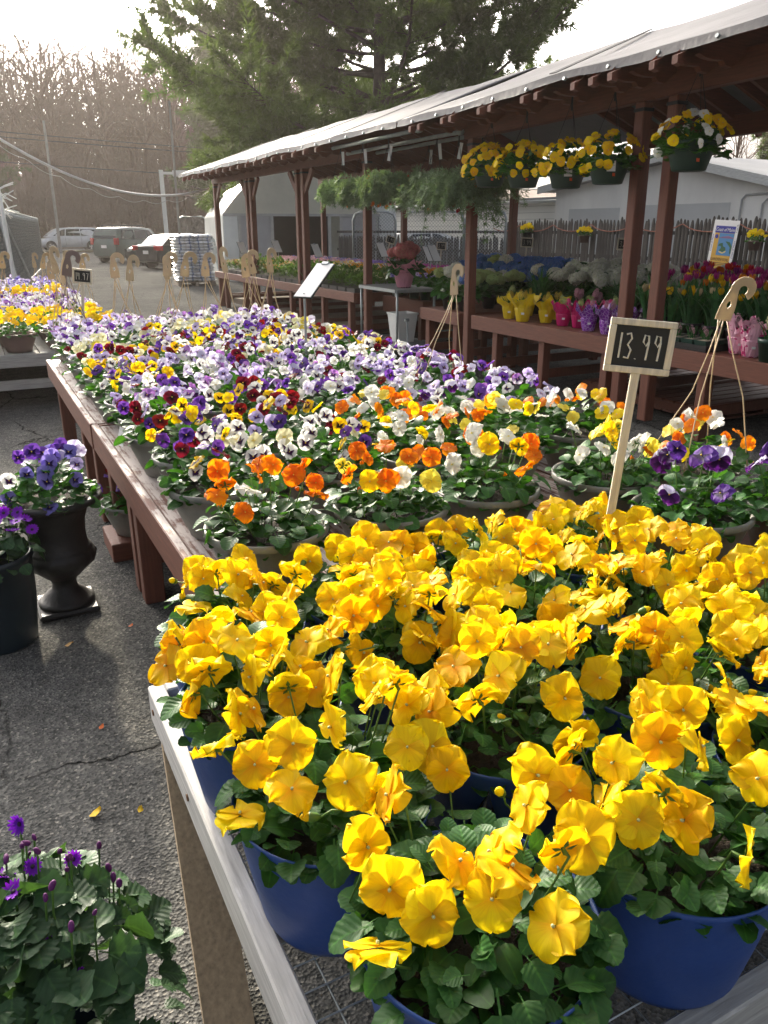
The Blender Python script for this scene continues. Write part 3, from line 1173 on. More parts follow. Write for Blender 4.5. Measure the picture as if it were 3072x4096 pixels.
SEDAN = dict(L=4.5, W=1.76, prof=[(-2.25, .92), (-2.15, 1.0), (-1.55, 1.02), (.85, .98), (1.1, .95), (2.05, .78), (2.25, .60)],
             cab=(-1.95, -1.15, .05, 1.25, .98, 1.43),
             wins=[[(-.12, 1.02), (.86, 1.02), (.15, 1.32), (-.1, 1.35)], [(-1.25, 1.04), (-.2, 1.02), (-.17, 1.35), (-.9, 1.32)]],
             wheels=(-1.35, 1.35), tail=(-2.22, .76, .42, .2), head=(2.12, .60), mirror=(.72, 1.0), handles=(-.35, -1.2), seams=(-.16, -1.15), plate=(-2.27, .62))
car('minivan', 'silver minivan driving past on the road below the bare trees', VAN, (8.0, 71.2, 0), radians(183), paintm('silver_paint', (.52, .54, .56)))
car('suv', 'grey-green SUV with roof rails parked beside the dark sedan', SUV, (8.2, 44.2, 0), radians(40), paintm('greygreen_paint', (.10, .13, .115)))
car('sedan', 'black sedan with its red tail lamps behind the stacked soil bags', SEDAN, (8.95, 36.2, 0), radians(27), paintm('black_paint', (.018, .02, .026)))
car('sedan', 'dark green car parked nose to nose between sedan and SUV', SEDAN, (9.2, 39.7, 0), radians(165), paintm('dark_green_paint', (.02, .032, .03)))
rr_ = bpy.data.objects['suv']
for s in (-1, 1):
    MB().tube([(-1.7, s * .62, 1.74), (-1.6, s * .62, 1.8), (.0, s * .62, 1.8), (.1, s * .62, 1.74)], .022, 6).build('roof_rail', BLACKM, rr_)
car('sedan', 'white car parked beyond the low stockade fence, only its roof showing', SEDAN, (17.0, 28.5, .1), radians(-20), paintm('white_paint_car', (.7, .72, .72), 0, .3))

# ---------------------------------------------------------------- light pole, post and cables
lp = thing('light_pole', 'white square light pole with a box lamp beside the parked cars', 'street lamp', (12.1, 54.0, 0), radians(-15))
b = MB()
b.bbox((-.13, -.13, 0), (.13, .13, 5.15), .02)
b.bbox((.13, -.07, 4.9), (.7, .07, 5.05), .01)
b.build('pole', WHITEP, lp)
MB().bbox((.7, -.28, 4.8), (1.75, .28, 5.13), .03).build('lamp_head', WHITEP, lp)
up = thing('cable_post', 'thin white post carrying the sagging cable at the left picture edge', 'post', (.72, 14.6, 0))
b = MB()
b.tube([(0, 0, 0), (-.02, 0, 1.6), (-.06, 0, 3.05)], [.035, .032, .028], 8)
b.build('pole', WHITEP, up, smooth=True)
b = MB()
b.lathe([(.05, 2.7), (.06, 2.85), (.045, 3.02)], 8, c=(-.06, 0, 0))
b.build('wrapping', PAPER, up)
rd = random.Random(4)
b = MB()
for k in range(26):
    a = rd.uniform(0, 6.28)
    z = rd.uniform(1.75, 2.3)
    p = Vector((-.03, 0, z))
    b.tube([p, p + Vector((cos(a) * .1, sin(a) * .05, .05)), p + Vector((cos(a) * .25, sin(a) * .1, rd.uniform(-.1, .15)))], .008, 4)
b.build('twig', WHITEP, up)


def sag(a, b_, d, n=24):
    a, b_ = Vector(a), Vector(b_)
    return [a.lerp(b_, i / n) - Vector((0, 0, 4 * d * (i / n) * (1 - i / n))) for i in range(n + 1)]


cb = MB()
cb.tube(sag((.66, 14.6, 3.03), (4.9, 17.5, 2.42), .45), .022, 6)
tag(cb.build('cable', mat('pale_hose', (.7, .68, .66), .5, .1, 5), smooth=True), 'thick pale cable sagging from the thin post to the shelter', 'cable')
cb = MB()
pts = sag((.66, 14.6, 2.98), (4.9, 17.5, 2.38), .5, 60)
cb.tube([p + Vector((0, 0, -.06 * abs(sin(i * .42)))) for i, p in enumerate(pts)], .006, 4)
tag(cb.build('light_string', mat('string_wire', (.35, .33, .31), .6, .1, 5)), 'thin wire of lights looped along the sagging cable', 'cable')
for i, (z0, z1, y) in enumerate(((7.6, 7.3, 60), (8.0, 7.75, 61), (6.0, 5.4, 58))):
    cb = MB()
    cb.tube(sag((-20, y, z0 + .8), (60, y + 8, z1), .8), .03, 4)
    tag(cb.build('power_line', BLACKM), ['middle power line strung across the dark wood', 'topmost power line strung across the dark wood', 'lowest power line strung across the dark wood'][i], 'power line')
for i, (x, y, h_) in enumerate(((6.3, 62, 8.5), (7.9, 33.0, 6.2))):
    q = MB()
    q.tube([(0, 0, 0), (.05, 0, h_)], [.11, .08] if i == 0 else [.05, .04], 8)
    tag(q.build('utility_pole', mat('pole_grey%d' % i, (.22, .21, .2), .8, .2, 4), loc=(x, y, 0)), ['grey utility pole rising behind the silver minivan', 'thin metal flagpole in front of the light pole'][i], 'pole')
# ---------------------------------------------------------------- timber shelters with tarpaulin roofs
def tarp_mat():
    m, t, p, out = nodes('grey_tarpaulin')
    n = noise_fac(t, 1.1, 5, (1, .35, 1))
    n2 = noise_fac(t, 14, 4, (.3, 1, 1))
    r = ramp(t, n.outputs[0], [(.3, (.13, .127, .13, 1)), (.7, (.20, .193, .197, 1))])
    r2 = ramp(t, n2.outputs[0], [(.3, (.93, .93, .93, 1)), (.7, (1.06, 1.06, 1.06, 1))])
    c = mixc(t, 1., r.outputs[0], r2.outputs[0], 'MULTIPLY')
    t.links.new(c, p.inputs['Base Color'])
    p.inputs['Roughness'].default_value = .6
    p.inputs['Specular IOR Level'].default_value = .15
    b = t.nodes.new('ShaderNodeBump')
    b.inputs['Strength'].default_value = .25
    b.inputs['Distance'].default_value = .02
    t.links.new(n2.outputs[0], b.inputs['Height'])
    t.links.new(b.outputs[0], p.inputs['Normal'])
    return m


TARP = tarp_mat()
STRAP = mat('black_strap', (.02, .02, .022), .7, .2, 6)
EX, EZ_, RX, RZ, SL = 4.42, 2.69, 6.2, 3.335, .3625
BX0 = 7.45


def rafter_mesh():
    zt = lambda x: EZ_ - .055 + (x - EX) * SL
    XT = EX - .10
    P = [(XT, zt(XT)), (RX, zt(RX)), (RX, zt(RX) - .18), (4.93, zt(4.93) - .185), (4.83, zt(4.83) - .22), (4.77, zt(4.77) - .19)]
    for i in range(6):
        a = i / 5 * pi / 2
        P.append((4.74 - .29 * sin(a), zt(4.74) - .17 + .02 + .12 * (1 - cos(a)) - .0 + (-.23 * sin(a)) * SL * .4))
    P.append((XT + .05, zt(XT) - .06))
    P.append((XT, zt(XT) - .05))
    b = MB().prism(P, 'y', -.024, .024)
    Q = [(2 * RX - x, z) for x, z in P]
    b.prism(Q, 'y', -.02, .02)
    return b.mesh('rafter', REDX, fixn=True)


RAFT = rafter_mesh()


def shelter(label, y0, y1, posts, back_posts, rafters, tarp_y0, tarp_y1, seams, tilt=0, braces=()):
    s = thing('timber_shelter', label, 'shelter', (0, y1, 0), 0, rot=(radians(-tilt), 0, 0))
    Y = lambda y: y - y1
    for x in (5.0, BX0):
        b = MB()
        b.bbox((x - .05, Y(y0), 2.5), (x + .05, Y(y1), 2.7), .008)
        b.build('beam', RED, s)
    for y in posts:
        MB().bbox((4.952, Y(y) - .05, 0), (5.052, Y(y) + .05, 2.498), .008).build('post', REDZ, s)
        MB().bbox((4.945, Y(y) - .057, 2.43), (5.059, Y(y) + .057, 2.455), .004).build('strap_band', BLACKM, s)
    for y in back_posts:
        MB().bbox((BX0 - .05, Y(y) - .05, 0), (BX0 + .05, Y(y) + .05, 2.498), .008).build('post', REDZ, s)
    for y, d in braces:
        MB().bar((5.0, Y(y), 2.12), (5.0, Y(y) + d * .38, 2.49), .045, .09).build('brace', REDZ, s)
    for y in rafters:
        new_obj('rafter', RAFT, s, (0, Y(y), 0))
    MB().box((RX - .02, Y(y0) - .2, RZ - .2), (RX + .02, Y(y1) + .2, RZ - .02)).build('ridge_board', RED, s)
    # purlins under the sheet
    for x in (4.62, 5.35, 5.8):
        z = EZ_ + (x - EX) * SL
        MB().box((x - .04, Y(y0), z - .0535), (x + .04, Y(y1), z - .036)).build('batten', RED, s)
    # tarpaulin
    rd = random.Random(int(y0 * 7))
    ny, nx = int((tarp_y1 - tarp_y0) / .16), 22
    ph = [rd.uniform(0, 6) for _ in range(8)]
    vs, fs = [], []
    xs = [EX - .03 + (RX - EX + .03) * i / nx for i in range(nx + 1)] + [RX + (8.02 - RX) * i / 10 for i in range(1, 11)]
    zs = []
    for j in range(ny + 1):
        y = tarp_y0 + (tarp_y1 - tarp_y0) * j / ny
        for x in xs:
            z = EZ_ + .012 + (x - EX) * SL if x <= RX else RZ + .012 - (x - RX) * SL
            f = max(0, min(1, (x - EX) / (RX - EX)))
            z += .008 * sin(y * 2.3 + x * 1.5 + ph[0]) + .004 * sin(y * 5 - x * 3 + ph[1]) + .002 * sin(y * 11 + x * 6 + ph[2])
            z -= .035 * abs(sin(y * pi / 1.05)) * f * (1 - f) * 2
            if x < EX + .02:
                z += .004 * sin(y * 6 + ph[3]) - .004
            vs.append((x + (.012 * sin(y * 3 + ph[4]) if x < EX + .02 else 0), Y(y), z))
    m_ = len(xs)
    for j in range(ny):
        for i in range(m_ - 1):
            fs.append((j * m_ + i, j * m_ + i + 1, (j + 1) * m_ + i + 1, (j + 1) * m_ + i))
    tp = MB().add(vs, fs).build('tarpaulin', TARP, s, smooth=True)
    so = tp.modifiers.new('thick', 'SOLIDIFY')
    so.thickness = .006
    so.offset = 1
    # hem hanging at the eave with grommets
    vs, fs = [], []
    for j in range(ny + 1):
        y = tarp_y0 + (tarp_y1 - tarp_y0) * j / ny
        k = .05 + .006 * sin(y * 4 + ph[5]) + .003 * sin(y * 13)
        x = EX - .03 + .012 * sin(y * 3 + ph[4])
        z = EZ_ + .012 - .016 + .008 * sin(y * 2.3 + EX * 1.5 + ph[0]) + .004 * sin(y * 6 + ph[3])
        vs += [(x - .002, Y(y), z + .012), (x - .006 - .002 * sin(y * 9), Y(y), z - k * .5), (x - .012, Y(y), z - k)]
    for j in range(ny):
        for i in range(2):
            fs.append((j * 3 + i, (j + 1) * 3 + i, (j + 1) * 3 + i + 1, j * 3 + i + 1))
    h_ = MB().add(vs, fs).build('hem', TARP, tp, smooth=True)
    gm = MB()
    y = tarp_y0 + .3
    while y < tarp_y1:
        x = EX - .055
        gm.tube([(x - .012, Y(y), EZ_ - .035), (x + .008, Y(y), EZ_ - .04)], .014, 8)
        y += .48
    gm.build('grommet', GALV, tp)
    for y, slant in seams:
        z0 = EZ_ + .036
        pts = []
        for i in range(13):
            x = EX + .02 + (RX - EX - .02) * i / 12
            pts.append((x, Y(y + slant * i / 12), z0 + (x - EX) * SL + .004))
        b = MB()
        for p, q in zip(pts, pts[1:]):
            b.bar(p, q, .05, .006)
        b.build('strap', STRAP, s)
    return s


near = shelter('near timber shelter of red posts under a grey tarpaulin roof', .6, 7.62, (7.5, 5.08, 4.74, 1.6), (7.5, 4.9, 1.6),
               [.9, 1.3, 2.2, 2.9, 3.25, 4.15, 4.35, 4.75, 4.95, 5.15, 5.6, 5.78, 6.25, 6.42, 6.9, 7.05, 7.5, 7.68], .2, 8.05, ((1.6, .05), (5.55, .75)), 1.1)
far = shelter('far timber shelter of red posts and braces under a patched tarpaulin', 10.0, 17.45, (10.1, 12.35, 12.6, 14.95, 15.2, 17.35), (10.1, 13.5, 17.3),
              [10.25 + .42 * i for i in range(18)], 8.12, 17.95, ((9.6, .5), (11.9, .3), (14.4, .3), (16.4, .2)), 0, ((12.6, 1), (12.35, -1), (15.2, 1), (14.95, -1), (17.35, -1)))
for i, (x, z, ya, yb) in enumerate(((4.55, 2.60, 7.9, 10.2), (4.85, 2.56, 7.55, 10.4), (5.25, 2.58, 7.6, 10.3))):
    b = MB()
    b.tube([(0, ya - yb, 0), (0, 0, 0)], .022, 8)
    b.tube([(0, ya - yb - .001, 0), (0, ya - yb + .06, 0)], .032, 8)
    tag(b.build('steel_pipe', GALV, loc=(x, yb, z), smooth=True), ['outermost steel pipe bridging the two shelters above the grey vines', 'middle steel pipe bridging the two shelters', 'inner steel pipe bridging the two shelters'][i], 'pipe')

# ---------------------------------------------------------------- benches
def bench(name, label, x0, x1, y0, y1, z, legs, rail_m, plank_m, leg_m, railh=.14, lower=True, nplank=None):
    """table; origin at its near left ground corner"""
    s = thing(name, label, 'bench', (x0, y0, 0))
    L, Wd = y1 - y0, x1 - x0
    t_ = .035
    MB().bbox((0, 0, z - railh), (t_, L, z), .004).build('rail', rail_m, s)
    MB().bbox((Wd - t_, 0, z - railh), (Wd, L, z), .004).build('rail', rail_m, s)
    MB().bbox((t_ + .001, 0, z - railh), (Wd - t_ - .001, t_, z - .002), .004).build('end_rail', rail_m, s)
    MB().bbox((t_ + .001, L - t_, z - railh), (Wd - t_ - .001, L, z - .002), .004).build('end_rail', rail_m, s)
    n = nplank or int((Wd - 2 * t_) / .145)
    w = (Wd - 2 * t_) / n
    pm = MB().bbox((.003, t_ + .002, -.03), (w - .003, L - t_ - .002, 0), .003).mesh('plank', plank_m)
    rd = random.Random(int(y0 * 31))
    for i in range(n):
        new_obj('plank', pm, s, (t_ + i * w, 0, z - .004 + rd.uniform(-.002, .001)))
    for y in legs:
        for x in (t_ + .001, Wd - t_ - .091):
            MB().bbox((x, y - y0 - .045, 0), (x + .09, y - y0 + .045, z - .036), .006).build('leg', leg_m, s)
        if lower:
            MB().bbox((t_ + .093, y - y0 - .02, .18), (Wd - t_ - .093, y - y0 + .02, .27), .004).build('stretcher', leg_m, s)
    return s


bench('plant_bench', 'long red bench with peeling paint carrying the mixed pansy baskets, nearer half', .455, 2.36, 1.84, 4.165, .65, (2.05, 3.32, 3.46, 4.0), REDW, REDW, REDZ, .135)
bench('plant_bench', 'red bench carrying the farther half of the mixed pansy baskets', .45, 2.36, 4.18, 6.55, .65, (4.5, 5.0, 6.35), REDW, REDW, REDZ, .135)
bench('plant_bench', 'red bench under the near shelter with wrapped hyacinths and tulips', 4.965, 6.95, 1.2, 7.42, .70, (1.5, 3.0, 4.2, 5.3, 6.2, 7.0), RED, RED, REDZ, .15)
bench('plant_bench', 'short red bench end with the white hydrangea pot', 4.93, 5.88, 7.62, 8.5, .70, (7.75, 8.38), RED, RED, REDZ, .14)
bench('plant_bench', 'red bench behind the short one holding the blue hydrangeas', 5.90, 7.2, 7.62, 9.12, .70, (7.75, 9.0), RED, RED, REDZ, .14)
bench('plant_bench', 'long red bench of bedding plants under the far shelter', 4.90, 7.2, 10.35, 17.5, .74, (10.6, 11.6, 13.0, 14.2, 15.6, 16.9, 17.35), RED, RED, REDZ, .13)
bench('plant_bench', 'dark red bench end behind the steel cart', 5.35, 7.2, 9.15, 10.32, .70, (9.3, 10.1), REDX, RED, REDZ, .22)
b2 = bench('plant_bench', 'low grey bench of yellow and purple pansy baskets at the left picture edge', -2.2, 1.28, 7.9, 15.2, .52, (8.0, 10.0, 12.5, 15.0), GREYX, GREYX, GREYX, .12)
MB().bar((1.6, -.12, .0), (2.3, .25, .42), .06, .09).build('brace', GREYX, b2)
# shelf of stacked slats below the far benches
def slat_stack(label, x0, x1, y0, y1, z0, n, m=PALW):
    s = thing('pallet', label, 'pallet', (x0, y0, 0))
    w = (y1 - y0) / n
    pm = MB().bbox((0, .008, 0), (x1 - x0, w - .012, .02), .003).mesh('slat', m)
    for i in range(n):
        new_obj('slat', pm, s, (0, i * w, z0 + .09))
        new_obj('slat', pm, s, (0, i * w, z0))
    for x in (0, (x1 - x0) / 2 - .02, x1 - x0 - .04):
        MB().box((x, 0, z0 + .022), (x + .04, y1 - y0, z0 + .088)).build('stringer', m, s)
    return s


bench('plant_bench', 'small red bench end holding the white and deep violet pansies', 1.63, 2.42, 1.20, 1.832, .65, (1.3, 1.74), RED, RED, REDZ, .12)
bench('plant_bench', 'small whitewashed stand under the yellow pansies at the right picture edge', 1.62, 2.2, .75, 1.19, .494, (.82, 1.12), GREYX, GREYX, GREYX, .09)
slat_stack('pallet lying under the nearer red bench by its double leg', .75, 1.9, 2.2, 3.25, .0, 9, REDX)
slat_stack('second pallet lying under the nearer red bench, darker', .8, 1.9, 3.5, 4.1, .0, 5, REDX)
slat_stack('pallet under the bedding plant bench, nearest the cart', 5.1, 6.9, 10.7, 12.9, .1, 15)
slat_stack('pallet under the bedding plant bench, middle', 5.1, 6.9, 13.2, 15.4, .1, 15)
slat_stack('pallet under the bedding plant bench, far end', 5.1, 6.9, 15.8, 17.2, .1, 10)
slat_stack('red pallet leaning low under the tulip bench', 5.4, 6.8, 4.4, 6.0, .06, 12, REDX)

# front bench: whitewashed frame with a welded wire top
fb = thing('wire_bench', 'whitewashed wooden bench with a wire mesh top under the blue pots', 'bench', (.247, .49, 0))
FX, FY, FZ = 1.36, 1.30, .50
MB().bbox((0, 0, FZ - .10), (.04, FY, FZ), .004).build('rail', GREYW, fb)
MB().bbox((FX - .04, 0, FZ - .10), (FX, FY, FZ), .004).build('rail', GREYW, fb)
MB().bbox((.041, -.001, FZ - .10), (FX - .041, .039, FZ - .001), .004).build('end_rail', GREYX, fb)
MB().bbox((.041, FY - .04, FZ - .10), (FX - .041, FY, FZ - .001), .004).build('end_rail', GREYX, fb)
MB().bbox((.041, .50, FZ - .10), (FX - .041, .54, FZ - .02), .004).build('cross_rail', GREYX, fb)
wm = MB()
for i in range(int(FX / .05)):
    wm.tube([(.03 + i * .05, .02, FZ - .012), (.03 + i * .05, FY - .02, FZ - .012)], .0016, 4)
for i in range(int(FY / .05)):
    wm.tube([(.02, .03 + i * .05, FZ - .009), (FX - .02, .03 + i * .05, FZ - .009)], .0016, 4)
tag(wm.build('wire_mesh', GALV, fb), kind='stuff')
for x in (.045, FX - .135):
    MB().bar((x + .01, FY - .09, FZ - .103), (x - .05, FY - .62, 0), .10, .09, (0, 0, 1)).build('leg', PINEW, fb)
    MB().bbox((x, .06, 0), (x + .088, .148, FZ - .1), .005).build('leg', PINEW, fb)
sw = MB()
for y, z in ((FY - .05, FZ - .05), (.9, FZ - .05)):
    sw.tube([(-.003, y, z), (.004, y, z)], .008, 8)
sw.build('screw', mat('rusty_screw', (.2, .11, .06), .6, .3, 40, metal=.5), fb)

# ---------------------------------------------------------------- pallet of bagged soil
pl = thing('pallet', 'wooden pallet under the tall stack of soil bags', 'pallet', (5.6, 24.0, 0), radians(-6))
for i in range(7):
    MB().box((0, i * .17, .1), (1.1, i * .17 + .11, .125)).build('slat', PALW, pl)
for x in (0, .5, 1.0):
    MB().box((x, 0, 0), (x + .1, 1.15, .098)).build('stringer', PALW, pl)


def bag_mesh(seed, a, b_, h):
    rd = random.Random(seed)
    vs, fs = [], []
    n, m_ = 9, 7
    for j in range(m_):
        for i in range(n):
            u, v = i / (n - 1) * 2 - 1, j / (m_ - 1) * 2 - 1
            e = (1 - abs(u) ** 4) * (1 - abs(v) ** 4)
            vs.append((u * a / 2, v * b_ / 2, h / 2 + h / 2 * e ** .5 + rd.gauss(0, .004)))
    k = len(vs)
    for j in range(m_):
        for i in range(n):
            u, v = i / (n - 1) * 2 - 1, j / (m_ - 1) * 2 - 1
            e = (1 - abs(u) ** 4) * (1 - abs(v) ** 4)
            vs.append((u * a / 2, v * b_ / 2, h / 2 - h / 2 * e ** .5))
    for j in range(m_ - 1):
        for i in range(n - 1):
            q = j * n + i
            fs.append((q, q + 1, q + n + 1, q + n))
            fs.append((k + q, k + q + n, k + q + n + 1, k + q + 1))
    return MB().add(vs, fs)


def bag_mat():
    m, t, p, out = nodes('soil_bag_plastic')
    tc = t.nodes.new('ShaderNodeTexCoord')
    sp = t.nodes.new('ShaderNodeSeparateXYZ')
    t.links.new(tc.outputs['Object'], sp.inputs[0])
    n = noise_fac(t, 5, 4)
    r = ramp(t, n.outputs[0], [(.3, (.62, .64, .65, 1)), (.7, (.78, .78, .78, 1))])
    # printed blue and tan panels along the bag edge
    wv = t.nodes.new('ShaderNodeTexWave')
    wv.bands_direction = 'X'
    wv.inputs['Scale'].default_value = 1.1
    wv.inputs['Distortion'].default_value = .4
    t.links.new(tc.outputs['Object'], wv.inputs[0])
    m1 = ramp(t, wv.outputs[0], [(.92, (0, 0, 0, 1)), (.95, (1, 1, 1, 1))])
    m2 = ramp(t, wv.outputs[0], [(.0, (.5, .5, .5, 1)), (.06, (.5, .5, .5, 1)), (.1, (0, 0, 0, 1))])
    c = mixc(t, m1.outputs[0], r.outputs[0], (.25, .30, .42, 1))
    c = mixc(t, m2.outputs[0], c, (.50, .47, .42, 1))
    t.links.new(c, p.inputs['Base Color'])
    p.inputs['Roughness'].default_value = .32
    return m


BAGM = bag_mat()
bags = [bag_mesh(i, .60, .40, .10).mesh('soil_bag', BAGM, True) for i in range(4)]
rd = random.Random(8)
cnt = 0
for lay in range(15):
    for ix in range(2):
        for iy in range(3):
            if 0 < lay < 14 and iy == 1 and ix == 1:
                continue
            if lay % 2:
                x, y, a = .28 + .54 * ix, .2 + .38 * iy, 0
            else:
                x, y, a = .29 + .53 * ix, .2 + .38 * iy, pi
            o = new_obj('soil_bag', bags[rd.randrange(4)], None, (0, 0, 0))
            p = Matrix.Translation((5.6, 24.0, 0)) @ Matrix.Rotation(radians(-6), 4, 'Z') @ Vector((x + rd.uniform(-.03, .03), y + rd.uniform(-.03, .03), .128 + lay * .088))
            o.location = p
            o.rotation_euler = (rd.gauss(0, .02), rd.gauss(0, .02), radians(-6) + a + rd.gauss(0, .03))
            tag(o, 'pale printed soil bag, %s layer from the pallet up, %s %s of the stack' % (ORD[lay], ['front', 'middle', 'back'][iy], ['left', 'right'][ix]), 'bag', 'soil bags on the pallet')
sh = MB()
vs, fs = [], []
rd = random.Random(6)
for j in range(9):
    for i in range(8):
        u = i / 7
        vs.append((1.05 + .35 * u + rd.gauss(0, .02), .05 + j / 8 * 1.1, 1.47 - .05 * u - (u ** 1.5) * 1.0 + rd.gauss(0, .03)))
for j in range(8):
    for i in range(7):
        q = j * 8 + i
        fs.append((q, q + 1, q + 9, q + 8))
o = sh.add(vs, fs).build('plastic_sheet', mat('bluish_film', (.45, .53, .57), .25, .1, 3, trans=.35), loc=(5.6, 24.0, 0), rot=(0, 0, radians(-6)), smooth=True)
tag(o, 'bluish plastic sheet hanging off the side of the soil bags', 'sheet')
# ---------------------------------------------------------------- leaf and flower shapes
def leaf(L=.05, Wd=.034, rows=6, cols=4, pet=.35, cren=5, fold=.25, curl=.5, seed=0, amp=.05, lobed=False):
    """leaf growing along +Y with its upper face +Z; r = distance from the midrib"""
    rd = random.Random(seed)
    b = MB()
    pl_ = L * pet
    vs, r = [], []
    half = [i / cols * 2 - 1 for i in range(cols + 1)]
    for j in range(rows + 1):
        v = (1 - cos(pi * j / rows)) / 2
        y = pl_ + (L - pl_) * v
        w = Wd / 2 * max(sqrt(max(0, 1 - (2 * max(v, .03) ** .85 - 1) ** 2)), .30 if j == rows else .05)
        w *= 1 + amp * (1 if j % 2 else -1) * (cren > 0)
        if lobed:
            w *= (1.12 if j % 2 else .90)
        for u in half:
            x = u * w
            z = abs(u) * w * fold - curl * (v ** 2) * L * .35 + amp * .25 * Wd * sin(u * 4 + v * 7 + seed)
            vs.append((x, y - abs(u) * w * .12 * v, z))
            r.append(abs(u))
    k = cols + 1
    fs = []
    for j in range(rows):
        for i in range(cols):
            q = j * k + i
            fs.append((q, q + 1, q + k + 1, q + k))
    b.add(vs, fs, r)
    if pet > .05:
        b.add([(-.0011, 0, -.002), (.0011, 0, -.002), (.0011, pl_, 0), (-.0011, pl_, 0)], [(0, 1, 2, 3)], [0, 0, 0, 0])
    return b


def petal(ang, L, Wk, seed, cup=.25, ruff=.1, zoff=0, nv=6, nu=6, notch=0, back=0):
    rd = random.Random(seed)
    ph = [rd.uniform(0, 6) for _ in range(4)]
    rho, c = .56 * L, .44 * L
    vs, r = [], []
    for j in range(nv + 1):
        v = sin(j / nv * pi / 2) ** .9
        y = v * L
        w = sqrt(max(rho * rho - (y - c) ** 2, 0)) * Wk * min(1, .28 + v / .42)
        if j == nv:
            w = .20 * L * Wk
        for i in range(nu + 1):
            u = i / nu * 2 - 1
            x = u * w
            yy = y - (.10 * L * u * u * v if j == nv else .05 * L * u * u * v)
            yy -= notch * L * math.exp(-(u * 3) ** 2) * v ** 3
            z = cup * L * v * v * .5 - back * L * v ** 3
            z += ruff * L * v * v * (sin(u * 4.4 + ph[0]) * .6 + sin(u * 7.5 + ph[1]) * .28) + ruff * L * .6 * sin(v * 3 + ph[2]) * u * v
            z += .10 * L * (u * u) * v * sin(ph[3])
            vs.append((x, yy, z))
            r.append(v)
    k = nu + 1
    fs = []
    for j in range(nv):
        for i in range(nu):
            q = j * k + i
            fs.append((q, q + 1, q + k + 1, q + k))
    ca, sa = cos(ang), sin(ang)
    vs = [(x * ca - y * sa, x * sa + y * ca, z + zoff) for x, y, z in vs]
    return MB().add(vs, fs, r)


def pansy_petals(seed, nv=6, nu=6, wild=1.0):
    rd = random.Random(seed)
    R = .036
    out = []
    for s in (1, -1):
        out.append(('upper', petal(s * radians(33 + rd.gauss(0, 4)), R * rd.uniform(1.02, 1.15), 1.16, seed * 7 + s, cup=rd.uniform(-.35, .25) * wild, ruff=.15 * wild, zoff=-.0035 + s * .0008, nv=nv, nu=nu, back=rd.uniform(0, .2) * wild)))
    for s in (1, -1):
        out.append(('lateral', petal(s * radians(101 + rd.gauss(0, 5)), R * rd.uniform(.9, 1.02), 1.0, seed * 11 + s, cup=rd.uniform(-.15, .35) * wild, ruff=.13 * wild, zoff=-.0006 + s * .0004, nv=nv, nu=nu, back=rd.uniform(0, .2) * wild)))
    out.append(('lower', petal(radians(180 + rd.gauss(0, 4)), R * rd.uniform(.94, 1.06), 1.22, seed * 13, cup=rd.uniform(-.2, .35) * wild, ruff=.17 * wild, zoff=.001, notch=.12, nv=nv, nu=nu, back=rd.uniform(0, .35) * wild)))
    return out


EYEY = mat('pansy_eye', (.75, .52, .03), .6, .1, 20)
EYEW = mat('pansy_throat', (.45, .5, .22), .6, .1, 20)


def joined_pansy(seed, nv=3, nu=4, calyx=True):
    """slot 0 upper petals, 1 lower petals, 2 eye, 3 green"""
    b = MB()
    for nm, p in pansy_petals(seed, nv, nu):
        b.cur = 0 if nm == 'upper' else 1
        b.add(p.v, p.f, p.r)
    b.cur = 2
    b.add([(.003, 0, .0035), (-.003, 0, .0035), (0, -.005, .0045), (0, .003, .0045)], [(0, 3, 1, 2)])
    if calyx:
        b.cur = 3
        for k in range(5):
            a = k * 2 * pi / 5
            b.add([(0, 0, -.006), (cos(a + .3) * .006, sin(a + .3) * .006, -.007), (cos(a) * .015, sin(a) * .015, -.006), (cos(a - .3) * .006, sin(a - .3) * .006, -.007)], [(0, 1, 2, 3)])
    return b


DUM = LEAF
FL_MID = [joined_pansy(100 + k, 4, 4).mesh('flower', [DUM] * 4, True, True) for k in range(8)]
FL_LOW = [joined_pansy(200 + k, 2, 3, False).mesh('flower', [DUM] * 4, True, True) for k in range(6)]
PETS = [[(nm, p.mesh('petal', DUM, True, True)) for nm, p in pansy_petals(300 + k, 10, 14, 1.0 + .12 * (k % 6))] for k in range(12)]
VAR = {}


def variety(name, up, lo_, core=None, b0=0, b1=.3, rim=None, ucore=None, eye=EYEY, lrim=None):
    VAR[name] = (petal_mat(name + '_upper_petal', up, ucore or up, 0, .35, rim), petal_mat(name + '_lower_petal', lo_, core or lo_, b0, b1, lrim if lrim else rim), eye, STEMG)


variety('yellow', (.88, .68, .006), (.88, .65, .005), (.86, .50, .003), .05, .40, eye=EYEW)
variety('deep_yellow', (.88, .59, .004), (.88, .55, .003), (.85, .40, .002), .05, .40, eye=EYEW)
variety('yellow_blotch', (.84, .58, .005), (.84, .58, .005), (.03, .008, .006), .30, .52)
variety('lemon', (.82, .72, .10), (.82, .70, .08), (.82, .66, .04), .1, .4)
variety('orange', (.84, .25, .003), (.85, .28, .003), (.82, .17, .002), .1, .4)
variety('white', (.80, .81, .76), (.80, .81, .74), (.75, .72, .35), .02, .16)
variety('white_blotch', (.80, .80, .78), (.80, .80, .77), (.04, .004, .06), .34, .55)
variety('cream', (.80, .77, .48), (.82, .80, .52), (.80, .66, .12), .05, .3)
variety('lavender', (.56, .47, .77), (.58, .50, .78), (.08, .01, .14), .22, .42)
variety('pale_lavender', (.72, .69, .84), (.74, .71, .85), (.30, .18, .45), .12, .4)
variety('purple', (.17, .055, .38), (.13, .035, .32), (.02, .003, .05), .25, .5)
variety('violet_white', (.60, .58, .76), (.075, .008, .13), (.02, .002, .04), .15, .6, rim=(.6, .5, .7), lrim=(.22, .10, .34))
